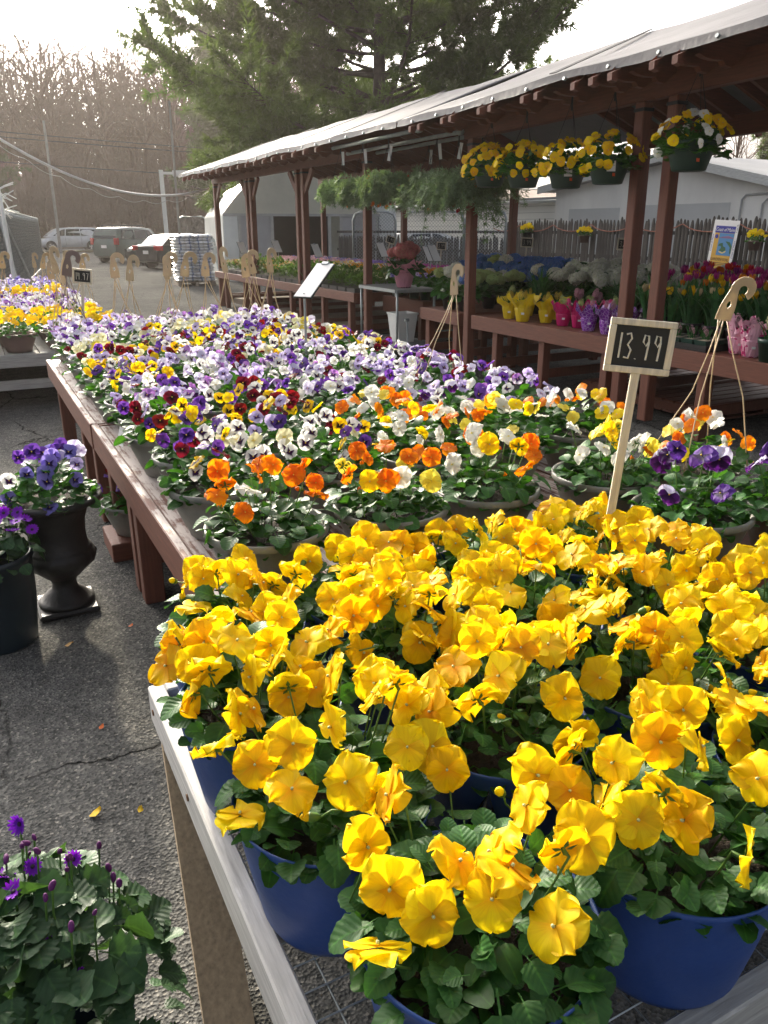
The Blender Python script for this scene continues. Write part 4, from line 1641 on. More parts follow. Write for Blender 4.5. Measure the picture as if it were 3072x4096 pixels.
variety('mauve_white', (.40, .18, .52), (.72, .68, .78), (.10, .01, .17), .28, .5, lrim=(.42, .22, .58))
variety('burgundy', (.18, .006, .012), (.16, .005, .010), (.02, .001, .003), .22, .5)
variety('blue_violet', (.30, .24, .66), (.25, .20, .62), (.02, .005, .08), .28, .5)

LEAF_HI = [leaf(.054, .041, 11, 4, .32, 5, .20, .35 + .2 * k, k, .07).mesh('leaf', LEAF, True, True) for k in range(4)]
LEAF_BIG = [leaf(.064, .040, 11, 4, .35, 5, .3, .3 + .25 * k, k + 9, .06).mesh('leaf', LEAF, True, True) for k in range(3)]
leaf_lo = [leaf(.056, .034, 4, 2, .3, 0, .25, .4 + .2 * k, k + 5, .04) for k in range(3)]


def leaf_xf(rd, R, H, z0, n, smin=.8, smax=1.25, el=(-.25, .75)):
    """placements of leaves through a low dome"""
    out = []
    for i in range(n):
        a = rd.uniform(0, 2 * pi)
        f = sqrt(rd.uniform(0, 1))
        ro = f * R
        zt = H * (1 - f * f * .85)
        z = z0 + zt * rd.uniform(.25, 1.0)
        e = rd.uniform(*el) + (1 - f) * .3
        az = a + rd.gauss(0, .7)
        d = Vector((cos(az) * cos(e), sin(az) * cos(e), sin(e)))
        x = d.cross(Vector((0, 0, 1)))
        if x.length < .01:
            x = Vector((1, 0, 0))
        x.normalize()
        x = (Matrix.Rotation(rd.gauss(0, .45), 3, d) @ x)
        zz = x.cross(d)
        M = Matrix((x, d, zz)).transposed().to_4x4()
        p = Vector((cos(a) * ro, sin(a) * ro, z)) - d * .02
        out.append(Matrix.Translation(p) @ M @ Matrix.Scale(rd.uniform(smin, smax), 4))
    return out


def stems_mb(rd, R, H, z0, n):
    b = MB()
    for i in range(n):
        a, f = rd.uniform(0, 6.28), sqrt(rd.uniform(0, 1))
        p = Vector((cos(a) * R * f, sin(a) * R * f, z0))
        e = p * 1.0 + Vector((cos(a) * .03, sin(a) * .03, H * rd.uniform(.6, 1.1)))
        b.tube([p, p.lerp(e, .5) + Vector((rd.gauss(0, .01), rd.gauss(0, .01), 0)), e], [.0018, .0015, .0013], 3, cap=False)
    return b


FOL = []
for k in range(4):
    rd = random.Random(900 + k)
    FOL.append(merged('foliage', leaf_lo, leaf_xf(rd, .162, .13, .0, 160), LEAF2, True))
FOL_FAR = []
for k in range(3):
    rd = random.Random(940 + k)
    FOL_FAR.append(merged('foliage', [leaf(.06, .04, 2, 2, .2, 0, .25, .5, 3 + i, 0) for i in range(2)], leaf_xf(rd, .18, .12, .0, 80), LEAF2, True))


def lathe_pot(name, prof, m, n=36, mod=None, extra=None):
    b = MB()
    b.lathe(prof, n, cap0=True, cap1=False, mod=mod)
    return b.mesh(name, m, True)


# blue pot: wide tapered; grey basket: bowl with lip
BP_H = .235
BLUE_ME = lathe_pot('pot', [(.112, 0), (.120, .004), (.128, .02), (.148, .13), (.163, .225), (.1665, .235), (.1635, .2365), (.159, .228), (.146, .17)], BLUEPOT, 48)
GP_H = .175
GREY_ME = lathe_pot('pot', [(.095, 0), (.108, .003), (.118, .03), (.121, .035), (.124, .04), (.150, .105), (.152, .11), (.1635, .15), (.172, .152), (.1755, .158), (.1755, .172), (.172, .176), (.163, .172), (.15, .14)], GREYPOT, 40)
BROWN_ME = lathe_pot('pot', [(.095, 0), (.108, .003), (.118, .03), (.150, .105), (.1635, .15), (.1755, .155), (.1755, .172), (.163, .172), (.15, .14)], BROWNPOT, 24)
SOIL_BLUE = MB().lathe([(.150, .19), (.10, .198), (.03, .203)], 20, cap0=False).mesh('soil', SOIL, True)
SOIL_GREY = MB().lathe([(.155, .14), (.10, .148), (.03, .153)], 20, cap0=False).mesh('soil', SOIL, True)


def set_variety(o, v):
    for i, m in enumerate(VAR[v]):
        o.material_slots[i].link = 'OBJECT'
        o.material_slots[i].material = m


# plastic hook hangers
def hook_mesh():
    b = MB()
    cl = []   # centreline (x, z, halfwidth, hole)
    for z, w, h_ in ((0, .021, 0), (.012, .0215, 0), (.03, .021, 0), (.036, .0205, .0), (.043, .020, .0055), (.050, .019, .007), (.057, .0175, .004), (.062, .0165, 0), (.075, .0135, 0), (.088, .0105, 0)):
        cl.append(((0, z), (1, 0), w, h_))
    R = .026
    n = 12
    for i in range(n + 1):
        a = -.15 + i / n * (pi + .95)
        cx, cz = R - R * cos(a), .092 + R * sin(a) + .006
        w = .0098 + .0015 * sin(pi * i / n) - .003 * (i / n)
        cl.append(((cx, cz), (-cos(a), sin(a)), w, 0))
    T = .0022
    pts = []
    for (x, z), (nx, nz), w, h_ in cl:
        pts.append([(x - nx * 0 + (nx * -w), z + nz * -w), (x - nx * h_, z - nz * h_), (x + nx * h_, z + nz * h_), (x + nx * w, z + nz * w)])
    # fix orientation of hook part so that lanes stay consistent
    for i in range(1, len(pts)):
        d0 = (pts[i][0][0] - pts[i - 1][0][0]) ** 2 + (pts[i][0][1] - pts[i - 1][0][1]) ** 2
        d1 = (pts[i][3][0] - pts[i - 1][0][0]) ** 2 + (pts[i][3][1] - pts[i - 1][0][1]) ** 2
        if d1 < d0:
            pts[i] = pts[i][::-1]
    for i in range(len(pts) - 1):
        for a, c in ((0, 1), (2, 3)):
            q = [pts[i][a], pts[i][c], pts[i + 1][c], pts[i + 1][a]]
            vs = [(x, -T, z) for x, z in q] + [(x, T, z) for x, z in q]
            b.add(vs, [(0, 1, 2, 3), (7, 6, 5, 4), (0, 4, 5, 1), (1, 5, 6, 2), (2, 6, 7, 3), (3, 7, 4, 0)])
    for i in range(9, len(pts) - 2):
        p, q = (pts[i][0], pts[i + 1][3]) if i % 2 else (pts[i][3], pts[i + 1][0])
        b.bar((p[0], 0, p[1]), (q[0], 0, q[1]), .0065, .0022, (0, 1, 0))
    for lane in (0, 3):
        for i in range(len(pts) - 1):
            p, q = pts[i][lane], pts[i + 1][lane]
            b.bar((p[0], 0, p[1]), (q[0], 0, q[1]), .0075, .0025, (0, 1, 0))
    return b


HOOK = hook_mesh().mesh('hook', BEIGE)
HOOKD = hook_mesh().mesh('hook', BROWNPOT)
rdh = random.Random(55)


def hanger(parent, rim_r, rim_z, top, az=0, n=4, lean=(0, 0), m=BEIGE, wire=.0021, hs=1.0, spread=1.0):
    """hook plus strands from the pot rim; top = height of the hook plate above the rim"""
    P = Vector((lean[0], lean[1], rim_z + top))
    h = new_obj('hanger', HOOK if m is BEIGE else HOOKD, parent, P, (rdh.gauss(0, .1), rdh.gauss(0, .12), az), hs)
    b = MB()
    for k in range(n):
        a = k * 2 * pi / n + .5
        e = Vector((cos(a) * rim_r * spread, sin(a) * rim_r * spread, rim_z))
        s = P + Vector(((k - (n - 1) / 2) * .009 * cos(az), (k - (n - 1) / 2) * .009 * sin(az), .004))
        mid = s.lerp(e, .45) + Vector((rdh.gauss(0, .014), rdh.gauss(0, .014), -.02))
        b.tube([s, s.lerp(mid, .4) + Vector((0, 0, -.01)), mid, mid.lerp(e, .55), e], wire * hs, 5)
    b.build('strand', m, parent, smooth=True)
    return h


# ---------------------------------------------------------------- pansies
def camward(rd, p, s=.55, k=.5, up=.55):
    d = Vector((-p[0], -p[1], 0)).normalized()
    return (d * k + Vector((rd.gauss(0, s), rd.gauss(0, s), up + rd.gauss(0, .25)))).normalized()


def dome_points(rd, n, R, H, z0, dmin):
    pts = []
    tries = 0
    while len(pts) < n and tries < n * 40:
        tries += 1
        a, f = rd.uniform(0, 2 * pi), sqrt(rd.uniform(0, 1))
        p = Vector((cos(a) * R * f, sin(a) * R * f, z0 + H * (1 - .75 * f * f) + rd.gauss(0, .012)))
        if all((p - q).length > dmin for q in pts):
            pts.append(p)
    return pts


def pansy_basket(name, label, loc, mix, nfl, seed, group, pot='grey', fol=True, low=False, R=.178, fs=(.66, .90), tag_card=False):
    rd = random.Random(seed)
    t = thing(name, label, 'potted plant', loc, 0, group)
    rz = rd.uniform(0, 6.28)
    H_, pm = {'grey': (GP_H, GREY_ME), 'brown': (GP_H, BROWN_ME)}[pot]
    new_obj('pot', pm, t, None, (0, 0, rz))
    new_obj('soil', SOIL_GREY, t)
    f = new_obj('foliage', (FOL_FAR if low else FOL)[rd.randrange(3)], t, (0, 0, H_ - .035), (0, 0, rd.uniform(0, 6.28)), (rd.uniform(.98, 1.12), rd.uniform(.98, 1.12), rd.uniform(.95, 1.25)))
    f['kind'] = 'stuff'
    for p in dome_points(rd, nfl, R, .115, H_ + .05, .029):
        v = rd.choice(mix)
        o = new_obj('flower', (FL_LOW if low else FL_MID)[rd.randrange(6)], t, p, face_mat(camward(rd, Vector(loc) + p), rd.gauss(0, .3)).to_euler(), rd.uniform(*fs))
        set_variety(o, v)
    if tag_card:
        MB().box((-.03, -.001, -.04), (.03, .001, .04)).build('price_label', PAPER, t, loc=(-.172, -.04, .10), rot=(radians(-18), 0, radians(-75)))
    return t


def hero_pansy(label, loc, vars_, nfl, nleaf, seed, group, R=.185, fh=.10, pot='blue', big=1.0, flowers=None, skirt=14, name='pansy_pot', zoff=0):
    """close pot: every flower with its petals, every large leaf"""
    rd = random.Random(seed)
    t = thing(name, label, 'potted plant', loc, 0, group)
    H_ = BP_H if pot == 'blue' else GP_H
    new_obj('pot', BLUE_ME if pot == 'blue' else GREY_ME, t, None, (0, 0, rd.uniform(0, 6)))
    new_obj('soil', SOIL_BLUE if pot == 'blue' else SOIL_GREY, t)
    f = new_obj('foliage', FOL[rd.randrange(4)], t, (0, 0, H_ - .05), (0, 0, rd.uniform(0, 6)), (.95, .95, 1.0))
    f['kind'] = 'stuff'
    xf = leaf_xf(rd, .165, .13, H_ - .02, nleaf, .6, 1.15, (-.2, .7))
    for i in range(skirt):      # leaves hanging over the rim
        a = rd.uniform(0, 6.28)
        d = Vector((cos(a), sin(a), rd.uniform(-.5, .25))).normalized()
        x = d.cross(Vector((0, 0, 1))).normalized()
        M = Matrix((x, d, x.cross(d))).transposed().to_4x4()
        xf.append(Matrix.Translation((cos(a) * .135, sin(a) * .135, H_ + rd.uniform(.0, .05))) @ M @ Matrix.Scale(rd.uniform(.9, 1.35), 4))
    for X in xf:
        o = new_obj('leaf', rd.choice(LEAF_HI if rd.random() < .7 else LEAF_BIG), t)
        o.matrix_local = X
    pts = [Vector(p) for p in flowers] if flowers else dome_points(rd, nfl, R, fh, H_ + .065, .040)
    for i, p in enumerate(pts):
        n = camward(rd, Vector(loc) + p, .74, .5, .5)
        if rd.random() < .13:
            n = Vector((n.x, -n.y * .8, n.z)).normalized()
        v = rd.choice(vars_)
        st = MB()
        back = -n * .010
        foot = Vector((p.x * .55, p.y * .55, H_ - .02)) - p
        neck = back + Vector((-n.x * .012, -n.y * .012, .004))
        st.tube([Vector((0, 0, 0)) - n * .002, back, neck, neck.lerp(foot, .35) + Vector((0, 0, -.004)), foot], [.003, .0035, .0017, .0016, .0018], 5)
        X = face_mat(n, rd.gauss(0, .25))
        for k in range(5):
            a = k * 2 * pi / 5 + .4
            q = [X @ Vector((cos(a + e) * r_ * 1.25, sin(a + e) * r_ * 1.25, z_)) for r_, e, z_ in ((.002, 0, -.007), (.009, .35, -.0075), (.016, 0, -.006), (.009, -.35, -.0075))]
            st.add(q, [(0, 1, 2, 3)])
        fo = st.build('flower', STEMG, t, loc=p, smooth=True)
        s = rd.uniform(.88, 1.12) * big
        fam = PETS[rd.randrange(len(PETS))]
        eul = X.to_euler()
        for nm, me in fam:
            o = new_obj('petal', me, fo, None, eul, s)
            o.material_slots[0].link = 'OBJECT'
            o.material_slots[0].material = VAR[v][0 if nm == 'upper' else 1]
        ey = MB().lathe([(.0028, .002), (.0022, .0052), (.001, .006)], 6)
        ey = new_obj('eye', EYE_ME, fo, None, eul, s)
        ey.material_slots[0].link = 'OBJECT'
        ey.material_slots[0].material = VAR[v][2]
    # a few closed buds
    for i in range(3):
        a, ro = rd.uniform(0, 6.28), rd.uniform(.08, .17)
        p = Vector((cos(a) * ro, sin(a) * ro, H_ + .05 + rd.uniform(0, .05)))
        b = MB()
        b.cur = 0
        b.lathe([(.0005, -.016), (.006, -.010), (.0075, 0), (.0065, .005)], 8, cap1=True)
        b.cur = 1
        b.lathe([(.0066, -.001), (.0072, .006), (.004, .013), (.0005, .016)], 8, cap0=False)
        b.cur = 0
        b.tube([(0, 0, -.015), (-.01, 0, -.03), (-.012, 0, -.08)], .0016, 5)
        b.build('bud', [STEMG, VAR[vars_[0]][0]], t, loc=p, rot=(rd.gauss(0, .7), rd.gauss(0, .7), a), smooth=True, attr=True)
    return t


EYE_ME = MB().lathe([(.0022, .0015), (.0018, .0045), (.0008, .005)], 6).mesh('eye', EYEY, True)
# ---------------------------------------------------------------- yellow pansies in blue pots on the wire bench
ORD_ = ['first', 'second', 'third', 'fourth', 'fifth', 'sixth', 'seventh', 'eighth', 'ninth', 'tenth', 'eleventh', 'twelfth', 'thirteenth']
FZ0 = .494
front = [(.475, .64, 'yellow pansies in a blue pot, nearest pot at the bench end'),
         (.835, .635, 'yellow pansies in the blue pot over the bare wire mesh'),
         (.405, .96, 'yellow pansies in the second blue pot along the white rail'),
         (.39, 1.28, 'yellow pansies in the third blue pot along the white rail'),
         (.765, .985, 'yellow pansies in a blue pot behind the torn black plastic'),
         (1.13, .965, 'yellow pansies in a blue pot by the right picture edge, second row'),
         (.73, 1.30, 'yellow pansies in a blue pot, third row, second from the white rail'),
         (1.07, 1.29, 'yellow pansies in a blue pot, third row, middle of the bench'),
         (1.42, 1.27, 'yellow pansies in a blue pot, third row at the right picture edge'),
         (1.18, .64, 'yellow pansies in a blue pot cut by the right picture edge'),
         (1.49, .95, 'yellow pansies in a blue pot at the outer corner of the wire bench'),
         (1.82, 1.0, 'yellow pansies in a blue pot on the small stand at the right edge'),
         (.43, 1.585, 'yellow pansies in the farthest blue pot along the white rail'),
         (.77, 1.575, 'yellow pansies in a blue pot, back row below the orange blooms'),
         (1.11, 1.565, 'yellow pansies in a blue pot, back row left of the price stake'),
         (1.44, 1.55, 'yellow pansies in a blue pot, back row under the price stake')]
for i, (x, y, lab) in enumerate(front):
    hero_pansy(lab, (x, y, FZ0), ['yellow', 'yellow', 'deep_yellow'], (15 if i >= 12 else 21) if i > 1 else 16, 105, 500 + i, 'yellow pansies in blue pots', .19 if i < 12 else .165, fh=.10 if i < 12 else .05, big=1.12, skirt=9)
# crumpled black plastic between the pots
rd = random.Random(12)
vs, fs = [], []
n = 12
for j in range(n + 1):
    for i in range(n + 1):
        u, v = i / n - .5, j / n - .5
        vs.append((u * .2, v * .16, .16 + rd.gauss(0, .018) - (u * u + v * v) * .5))
for j in range(n):
    for i in range(n):
        q = j * (n + 1) + i
        fs.append((q, q + 1, q + n + 2, q + n + 1))
tag(MB().add(vs, fs).build('plastic_scrap', mat('shiny_black_film', (.012, .012, .014), .18, .2, 5), loc=(.63, .845, FZ0)), 'crumpled shiny black plastic between the yellow pansies', 'plastic')
MB_ = MB().add([(-.012, -.006, 0), (.012, -.008, .002), (.014, .007, .004), (-.01, .006, .001), (0, .016, .006)], [(0, 1, 2, 4, 3)])
tag(MB_.build('tag', ORTAG, loc=(1.0, .60, FZ0 + .004)), 'small torn orange tag lying on the wire mesh', 'tag')
lb = bpy.data.objects['pansy_pot']
MB().add([(-.006, 0, -.03), (.03, .0, -.02), (.012, 0, .012), (.0, 0, .03), (-.004, 0, .01)], [(0, 1, 2, 3, 4)]).build('sticker', ORTAG, lb, loc=(.03, -.1462, .11), rot=(radians(-9), 0, radians(11)))
MB().add([(-.02, 0, -.005), (.012, 0, -.005), (.022, 0, .03), (.014, 0, .034)], [(0, 1, 2, 3)]).build('sticker', PAPER, lb, loc=(.008, -.1487, .115), rot=(radians(-9), 0, radians(3)))

# ---------------------------------------------------------------- mixed pansy baskets on the red benches
OR = ['orange', 'orange', 'yellow', 'lemon', 'white', 'white']
DK = ['white_blotch', 'burgundy', 'yellow_blotch', 'white_blotch', 'purple', 'cream']
DK2 = ['burgundy', 'yellow_blotch', 'white_blotch', 'purple', 'yellow', 'lavender']
LV = ['lavender', 'pale_lavender', 'mauve_white', 'lavender', 'purple', 'pale_lavender', 'white', 'white_blotch']
LW = ['mauve_white', 'lavender', 'pale_lavender', 'white_blotch', 'violet_white', 'white', 'burgundy', 'purple']
PW = ['violet_white', 'violet_white', 'purple']
YP = ['yellow', 'yellow_blotch', 'purple', 'white_blotch', 'burgundy']
CR = ['cream', 'white', 'cream', 'lemon', 'pale_lavender']
MIXN = {id(OR): 'orange, lemon and white', id(DK): 'white, burgundy and yellow', id(DK2): 'burgundy, yellow and purple', id(LV): 'lavender', id(LW): 'mauve and white', id(PW): 'white and deep violet', id(YP): 'yellow and purple', id(CR): 'cream'}
X0, DX, Y0, DY = .655, .372, 2.03, .366
GRID = [  # rows from the camera; columns from the left edge
    [OR, OR, OR, OR, OR],
    [DK, DK, OR, OR, OR],
    [YP, DK2, OR, LW, LV],
    [LW, YP, LV, LW, LW],
    [LW, LV, LW, LV, LW],
    [YP, LW, LV, LW, LV],
    [DK2, LV, DK, LW, DK],
    [DK, DK2, LW, DK, DK2],
    [CR, DK2, DK2, YP, DK],
    [LW, DK, DK2, DK2, CR],
    [LV, LV, CR, LV, DK],
    [LV, LV, LV, CR, LV],
    [LV, LV, LV, LV, LV]]
rdg = random.Random(21)
COLN = ['first column from left', 'second column from left', 'middle column', 'fourth column from left', 'last column']
for r_, row in enumerate(GRID):
    for c_, mix in enumerate(row):
        x = X0 + DX * c_ + rdg.uniform(-.02, .02)
        y = Y0 + DY * r_ + rdg.uniform(-.02, .02)
        if r_ == 0:
            y -= .09
        if r_ == 0 and c_ >= 3:
            x += .04
            y -= .06 if c_ == 3 else .12
        lab = '%s pansies, red benches, %s, %s row from front' % (MIXN[id(mix)], COLN[c_], ORD[r_])
        grp = 'pansy baskets on the red benches'
        if r_ == 0 and c_ < 4:
            hero_pansy(lab, (x, y, .648), ['orange', 'orange', 'white', 'yellow', 'orange'] if c_ == 0 else mix, 13 if c_ else 12, 70, 1700 + c_, grp, .17, pot='grey', big=.92, skirt=14, name='pansy_basket')
        else:
            t = pansy_basket('pansy_basket', lab, (x, y, .648), mix, 23 if r_ < 3 else 27, 1000 + r_ * 10 + c_, grp, low=r_ > 7, tag_card=(c_ == 0 and r_ == 4))
            if r_ < 3:
                rd = random.Random(r_ * 17 + c_)
                for X in leaf_xf(rd, .18, .13, GP_H - .01, 26, .75, 1.2):
                    o = new_obj('leaf', rd.choice(LEAF_HI), t)
                    o.matrix_local = X
        if (r_, c_) in ((0, 4),):
            hanger(t, .17, GP_H, .50, radians(-25), 4, (-.02, -.04), hs=1.06)
        if (r_, c_) == (4, 4):
            hanger(t, .17, GP_H, .46, radians(-75), 4, (.1, .0), hs=1.1)
        if r_ >= 11:
            hanger(t, .17, GP_H, .42 + rdg.uniform(0, .06), radians(rdg.uniform(-70, 40)), 4, (rdg.uniform(-.06, .06), rdg.uniform(-.06, .06)), m=BROWNPOT if (r_, c_) == (11, 0) else BEIGE, hs=1.35)
        if r_ == 12 and c_ in (0, 2, 4):
            hanger(t, .15, GP_H, .40, radians(rdg.uniform(-70, 40)), 3, (rdg.uniform(-.1, .1), rdg.uniform(-.02, .1)), hs=1.35)

for i, (x, y) in enumerate(((1.81, 1.49), (2.17, 1.40))):
    hero_pansy('white and deep violet pansies in a grey basket, %s' % ['beside the price stake', 'at the right picture edge'][i], (x, y, .648), PW, 9, 75, 1750 + i, 'violet and white baskets', .17, pot='grey', big=1.0, skirt=14, name='pansy_basket')

# baskets on the low left bench
YL = ['yellow', 'deep_yellow']
for r_ in range(18):
    for c_ in range(6):
        x = 1.10 - .385 * c_ + rdg.uniform(-.015, .015)
        y = 8.12 + .395 * r_ + rdg.uniform(-.015, .015)
        if x < -.25 + r_ * -.02 - .15 and r_ < 4:
            continue
        if r_ in (0, 1, 2):
            mix, nm = YL, 'yellow'
        elif r_ in (9, 10, 11):
            mix, nm = YL, 'yellow'
        elif r_ < 9:
            mix, nm = LV + ['purple', 'white_blotch'], 'purple and white'
        else:
            mix, nm = ['blue_violet', 'pale_lavender', 'lavender'], 'blue-violet'
        t = pansy_basket('pansy_basket', '%s pansies in a brown basket, low bench, row %s, place %s from the aisle' % (nm, r_ + 1, ORD[c_]) if False else
                         '%s pansies, low left bench, %s from the aisle in its %s row' % (nm, ORD[c_], ORD[r_]),
                         (x, y, .516), mix, 18 if r_ < 6 else 14, 3000 + r_ * 10 + c_, 'pansy baskets on the low left bench', pot='brown', low=True, R=.2, fs=(.85, 1.05))
        if (r_ in (3, 6) and c_ < 4) or (r_ == 0 and c_ == 1):
            hanger(t, .17, GP_H, .46 + rdg.uniform(0, .08), radians(rdg.uniform(-70, 40)), 4, (rdg.uniform(-.05, .05), rdg.uniform(-.05, .05)), hs=1.25)

# ---------------------------------------------------------------- price signs
DIG = {'1': [[(.5, 1), (.5, 0)]], '3': [[(.1, .95), (.6, 1), (.8, .8), (.4, .55), (.85, .35), (.65, .02), (.1, .05)]], '9': [[(.85, .75), (.55, .55), (.2, .7), (.3, .98), (.75, .95), (.85, .7), (.75, .0)]],
       '4': [[(.2, 1), (.15, .5), (.85, .5)], [(.65, .95), (.65, 0)]], '7': [[(.1, .95), (.85, .98), (.4, 0)]], '.': [[(.45, .0), (.5, .03)]], '/': [[(.1, 0), (.9, 1)]], '0': [[(.5, 1), (.2, .7), (.25, .2), (.55, 0), (.8, .3), (.75, .8), (.5, 1)]], '_': [[(0, -.12), (1, -.1)]]}


def price_sign(label, loc, wd, ht, stake, txt, rot, board_z, sw=.014, size=None, fill=.86):
    """wooden stake with a framed chalk board; board centre at board_z above loc"""
    t = thing('price_sign', label, 'sign', loc, 0, rot=rot)
    MB().bbox((-sw * .8, -sw * .4, -.10), (sw * .8, sw * .4, board_z - ht / 2 + .002), .0015).build('stake', CREAM, t)
    MB().bbox((-wd / 2 + .012, -.002, board_z - ht / 2 + .012), (wd / 2 - .012, .004, board_z + ht / 2 - .012), .0008).build('slate', CHALK, t)
    fr = .1 * wd
    for lo_, hi_ in (((-wd / 2, -.008, board_z - ht / 2), (wd / 2, .008, board_z - ht / 2 + fr)), ((-wd / 2, -.008, board_z + ht / 2 - fr), (wd / 2, .008, board_z + ht / 2)),
                     ((-wd / 2, -.0075, board_z - ht / 2 + fr + .0005), (-wd / 2 + fr, .0075, board_z + ht / 2 - fr - .0005)), ((wd / 2 - fr, -.0075, board_z - ht / 2 + fr + .0005), (wd / 2, .0075, board_z + ht / 2 - fr - .0005))):
        MB().bbox(lo_, hi_, .0015).build('frame', CREAM, t)
    n = len(txt)
    iw, ih = wd - 2 * fr, ht - 2 * fr
    adv = [.45 if c in '.1' else 1 for c in txt]
    tot = sum(adv)
    x = -iw / 2 * fill
    k = iw * fill / tot
    b = MB()
    for c, a in zip(txt, adv):
        for st in DIG[c]:
            b.tube([(x + (.12 + .72 * px) * a * k if a == 1 else x + px * a * k, -.0025, board_z + (pz - .5) * ih * .62) for px, pz in st], wd * .0155, 5)
        x += a * k
    b.build('chalk_writing', CHALKW, t)
    return t


price_sign('black price board in a cream frame reading 13.99 on a tall stake', (1.475, 1.49, .73), .168, .138, .5, '13.99', (radians(-4), radians(4.2), radians(-36)), .585)
price_sign('small price board reading 14.97 among the hook hangers', (.74, 6.45, .85), .14, .11, .5, '14.97', (0, radians(6), radians(-12)), .42)
for i, (x, y, z, wd, txt, lab, h_) in enumerate(((6.9, 11.3, .8, .16, '3.99', 'small price board reading 3.99 in front of the stockade fence, left one', .55), (7.0, 9.2, .75, .17, '3.99', 'small 3.99 price board beside the blue hydrangeas', .68),
                                                 (6.75, 7.05, .8, .17, '3/10', 'price board reading 3/10 above the white hydrangeas', .64), (6.8, 5.0, .8, .15, '9.99', 'small 9.99 price board above the dark pink tulips', .68),
                                                 (7.0, 13.6, .8, .17, '3.99', 'tilted price board on a leaning stake by the purple flats', .65))):
    price_sign(lab, (x, y, z), wd, wd * .78, .5, txt, (0, radians(18 if i == 4 else 3), radians(-40)), h_)


def card_sign(label, loc, rz, w, h, tilt, pole, bend=0):
    t = thing('card_sign', label, 'sign', loc, rz)
    MB().tube([(0, 0, -.12 if pole > .43 else -.05), (0, 0, pole)], .007, 8).build('pole', GALV, t)
    o = MB()
    o.bbox((-w / 2, -.004, -.01), (w / 2, .0, h), .001)
    o.build('card', PAPER, t, loc=(0, -.012, pole - .015), rot=(radians(-tilt), 0, 0))
    b = MB()
    b.box((-w / 2 - .006, .0015, -.014), (w / 2 + .006, .006, h + .004))
    b.build('holder', BLACKM, t, loc=(0, -.012, pole - .015), rot=(radians(-tilt), 0, 0))
    MB().bbox((-.025, -.01, h - .012), (.025, .01, h + .012), .003).build('clip', GALV, t, loc=(0, -.012, pole - .015), rot=(radians(-tilt), 0, 0))
    return t


card_sign('large blank white card in a tilted clip holder among the pansies', (1.70, 4.25, .82), radians(-62), .125, .27, 52, .44)
for i, (x, y) in enumerate(((5.3, 16.6), (5.6, 15.3), (5.7, 13.5), (6.2, 11.9), (6.5, 10.9), (6.0, 9.9))):
    card_sign('white information card on a pole, %s from the greenhouse' % ORD[i], (x, y, .8), radians(20), .17, .24, 30, .36 + .04 * (i % 2))
# ---------------------------------------------------------------- urn, tall pots on the asphalt
URNM = mat('dark_iron_urn', (.022, .020, .018), .55, .5, 7, bump=.4, bscale=30)
urn = thing('garden_urn', 'dark fluted garden urn of blue and violet pansies on the asphalt', 'urn', (.175, 3.43, 0))
MB().bbox((-.125, -.125, 0), (.125, .125, .028), .01).build('plinth', URNM, urn)
def flute(r, z, t):
    return r * (1 + (.05 * abs(cos(t * 8)) if .195 < z < .275 else 0))
MB().lathe([(.118, .0285), (.118, .045), (.105, .05), (.09, .07), (.055, .1), (.05, .125), (.06, .15), (.075, .16), (.105, .19), (.138, .225), (.148, .255), (.144, .28), (.135, .285), (.138, .29), (.130, .297), (.122, .31), (.118, .36), (.124, .42), (.142, .47), (.165, .495), (.19, .50), (.205, .51), (.207, .522), (.198, .532), (.175, .53), (.16, .50)], 64, cap1=False, mod=flute).build('bowl', URNM, urn, smooth=True)
MB().lathe([(.166, .505), (.05, .515)], 24, cap0=False).build('soil', SOIL, urn)
f = new_obj('foliage', FOL[1], urn, (0, 0, .49), (0, 0, 1), (1.12, 1.12, 1.45))
f['kind'] = 'stuff'
rd = random.Random(31)
for X in leaf_xf(rd, .19, .16, .53, 95, .65, 1.0):
    o = new_obj('leaf', rd.choice(LEAF_HI), urn)
    o.matrix_local = X
up_ = [(-.10, .06, .71, 'purple'), (-.045, .03, .735, 'purple'), (-.03, .10, .70, 'purple'), (.01, -.06, .70, 'blue_violet'), (.03, -.03, .72, 'blue_violet'), (-.015, -.12, .64, 'blue_violet'), (-.01, -.09, .67, 'blue_violet'),
       (.06, .06, .72, 'purple'), (.10, .05, .71, 'blue_violet'), (.13, .08, .72, 'pale_lavender'), (.15, .10, .70, 'pale_lavender'), (.10, -.08, .62, 'blue_violet'), (-.15, .0, .63, 'white_blotch'), (.07, .1, .73, 'purple'), (-.16, -.06, .57, 'blue_violet'), (-.02, -.19, .55, 'blue_violet'), (.05, .0, .71, 'lavender'), (.0, .05, .72, 'purple'), (-.08, -.04, .66, 'blue_violet'), (.12, -.02, .67, 'lavender'), (-.07, .12, .69, 'pale_lavender'), (.03, .14, .70, 'blue_violet')]
for x, y, z, v in up_:
    o = new_obj('flower', FL_MID[rd.randrange(8)], urn, (x, y, z - .012), face_mat(camward(rd, (x, y + 3, z), .3, .8, .4), 0).to_euler(), rd.uniform(.85, 1.05))
    set_variety(o, v)

# cineraria-like daisies
SENP = petal_mat('violet_ray', (.20, .012, .46), (.13, .01, .30), .0, .3, trans=.3)
SENP2 = petal_mat('lilac_ray', (.33, .16, .66), (.55, .45, .75), .15, .4, trans=.3)
SENC = mat('dark_violet_disc', (.02, .004, .03), .8, .3, 60)


def daisy(seed, n=14, L=.026, cup=.2):
    b = MB()
    for k in range(n):
        p = petal(2 * pi * k / n, L, .36, seed + k, cup, .05, 0, 4, 2)
        b.add(p.v, p.f, p.r)
    b.cur = 1
    b.lathe([(.006, 0), (.006, .002), (.003, .004)], 8)
    return b


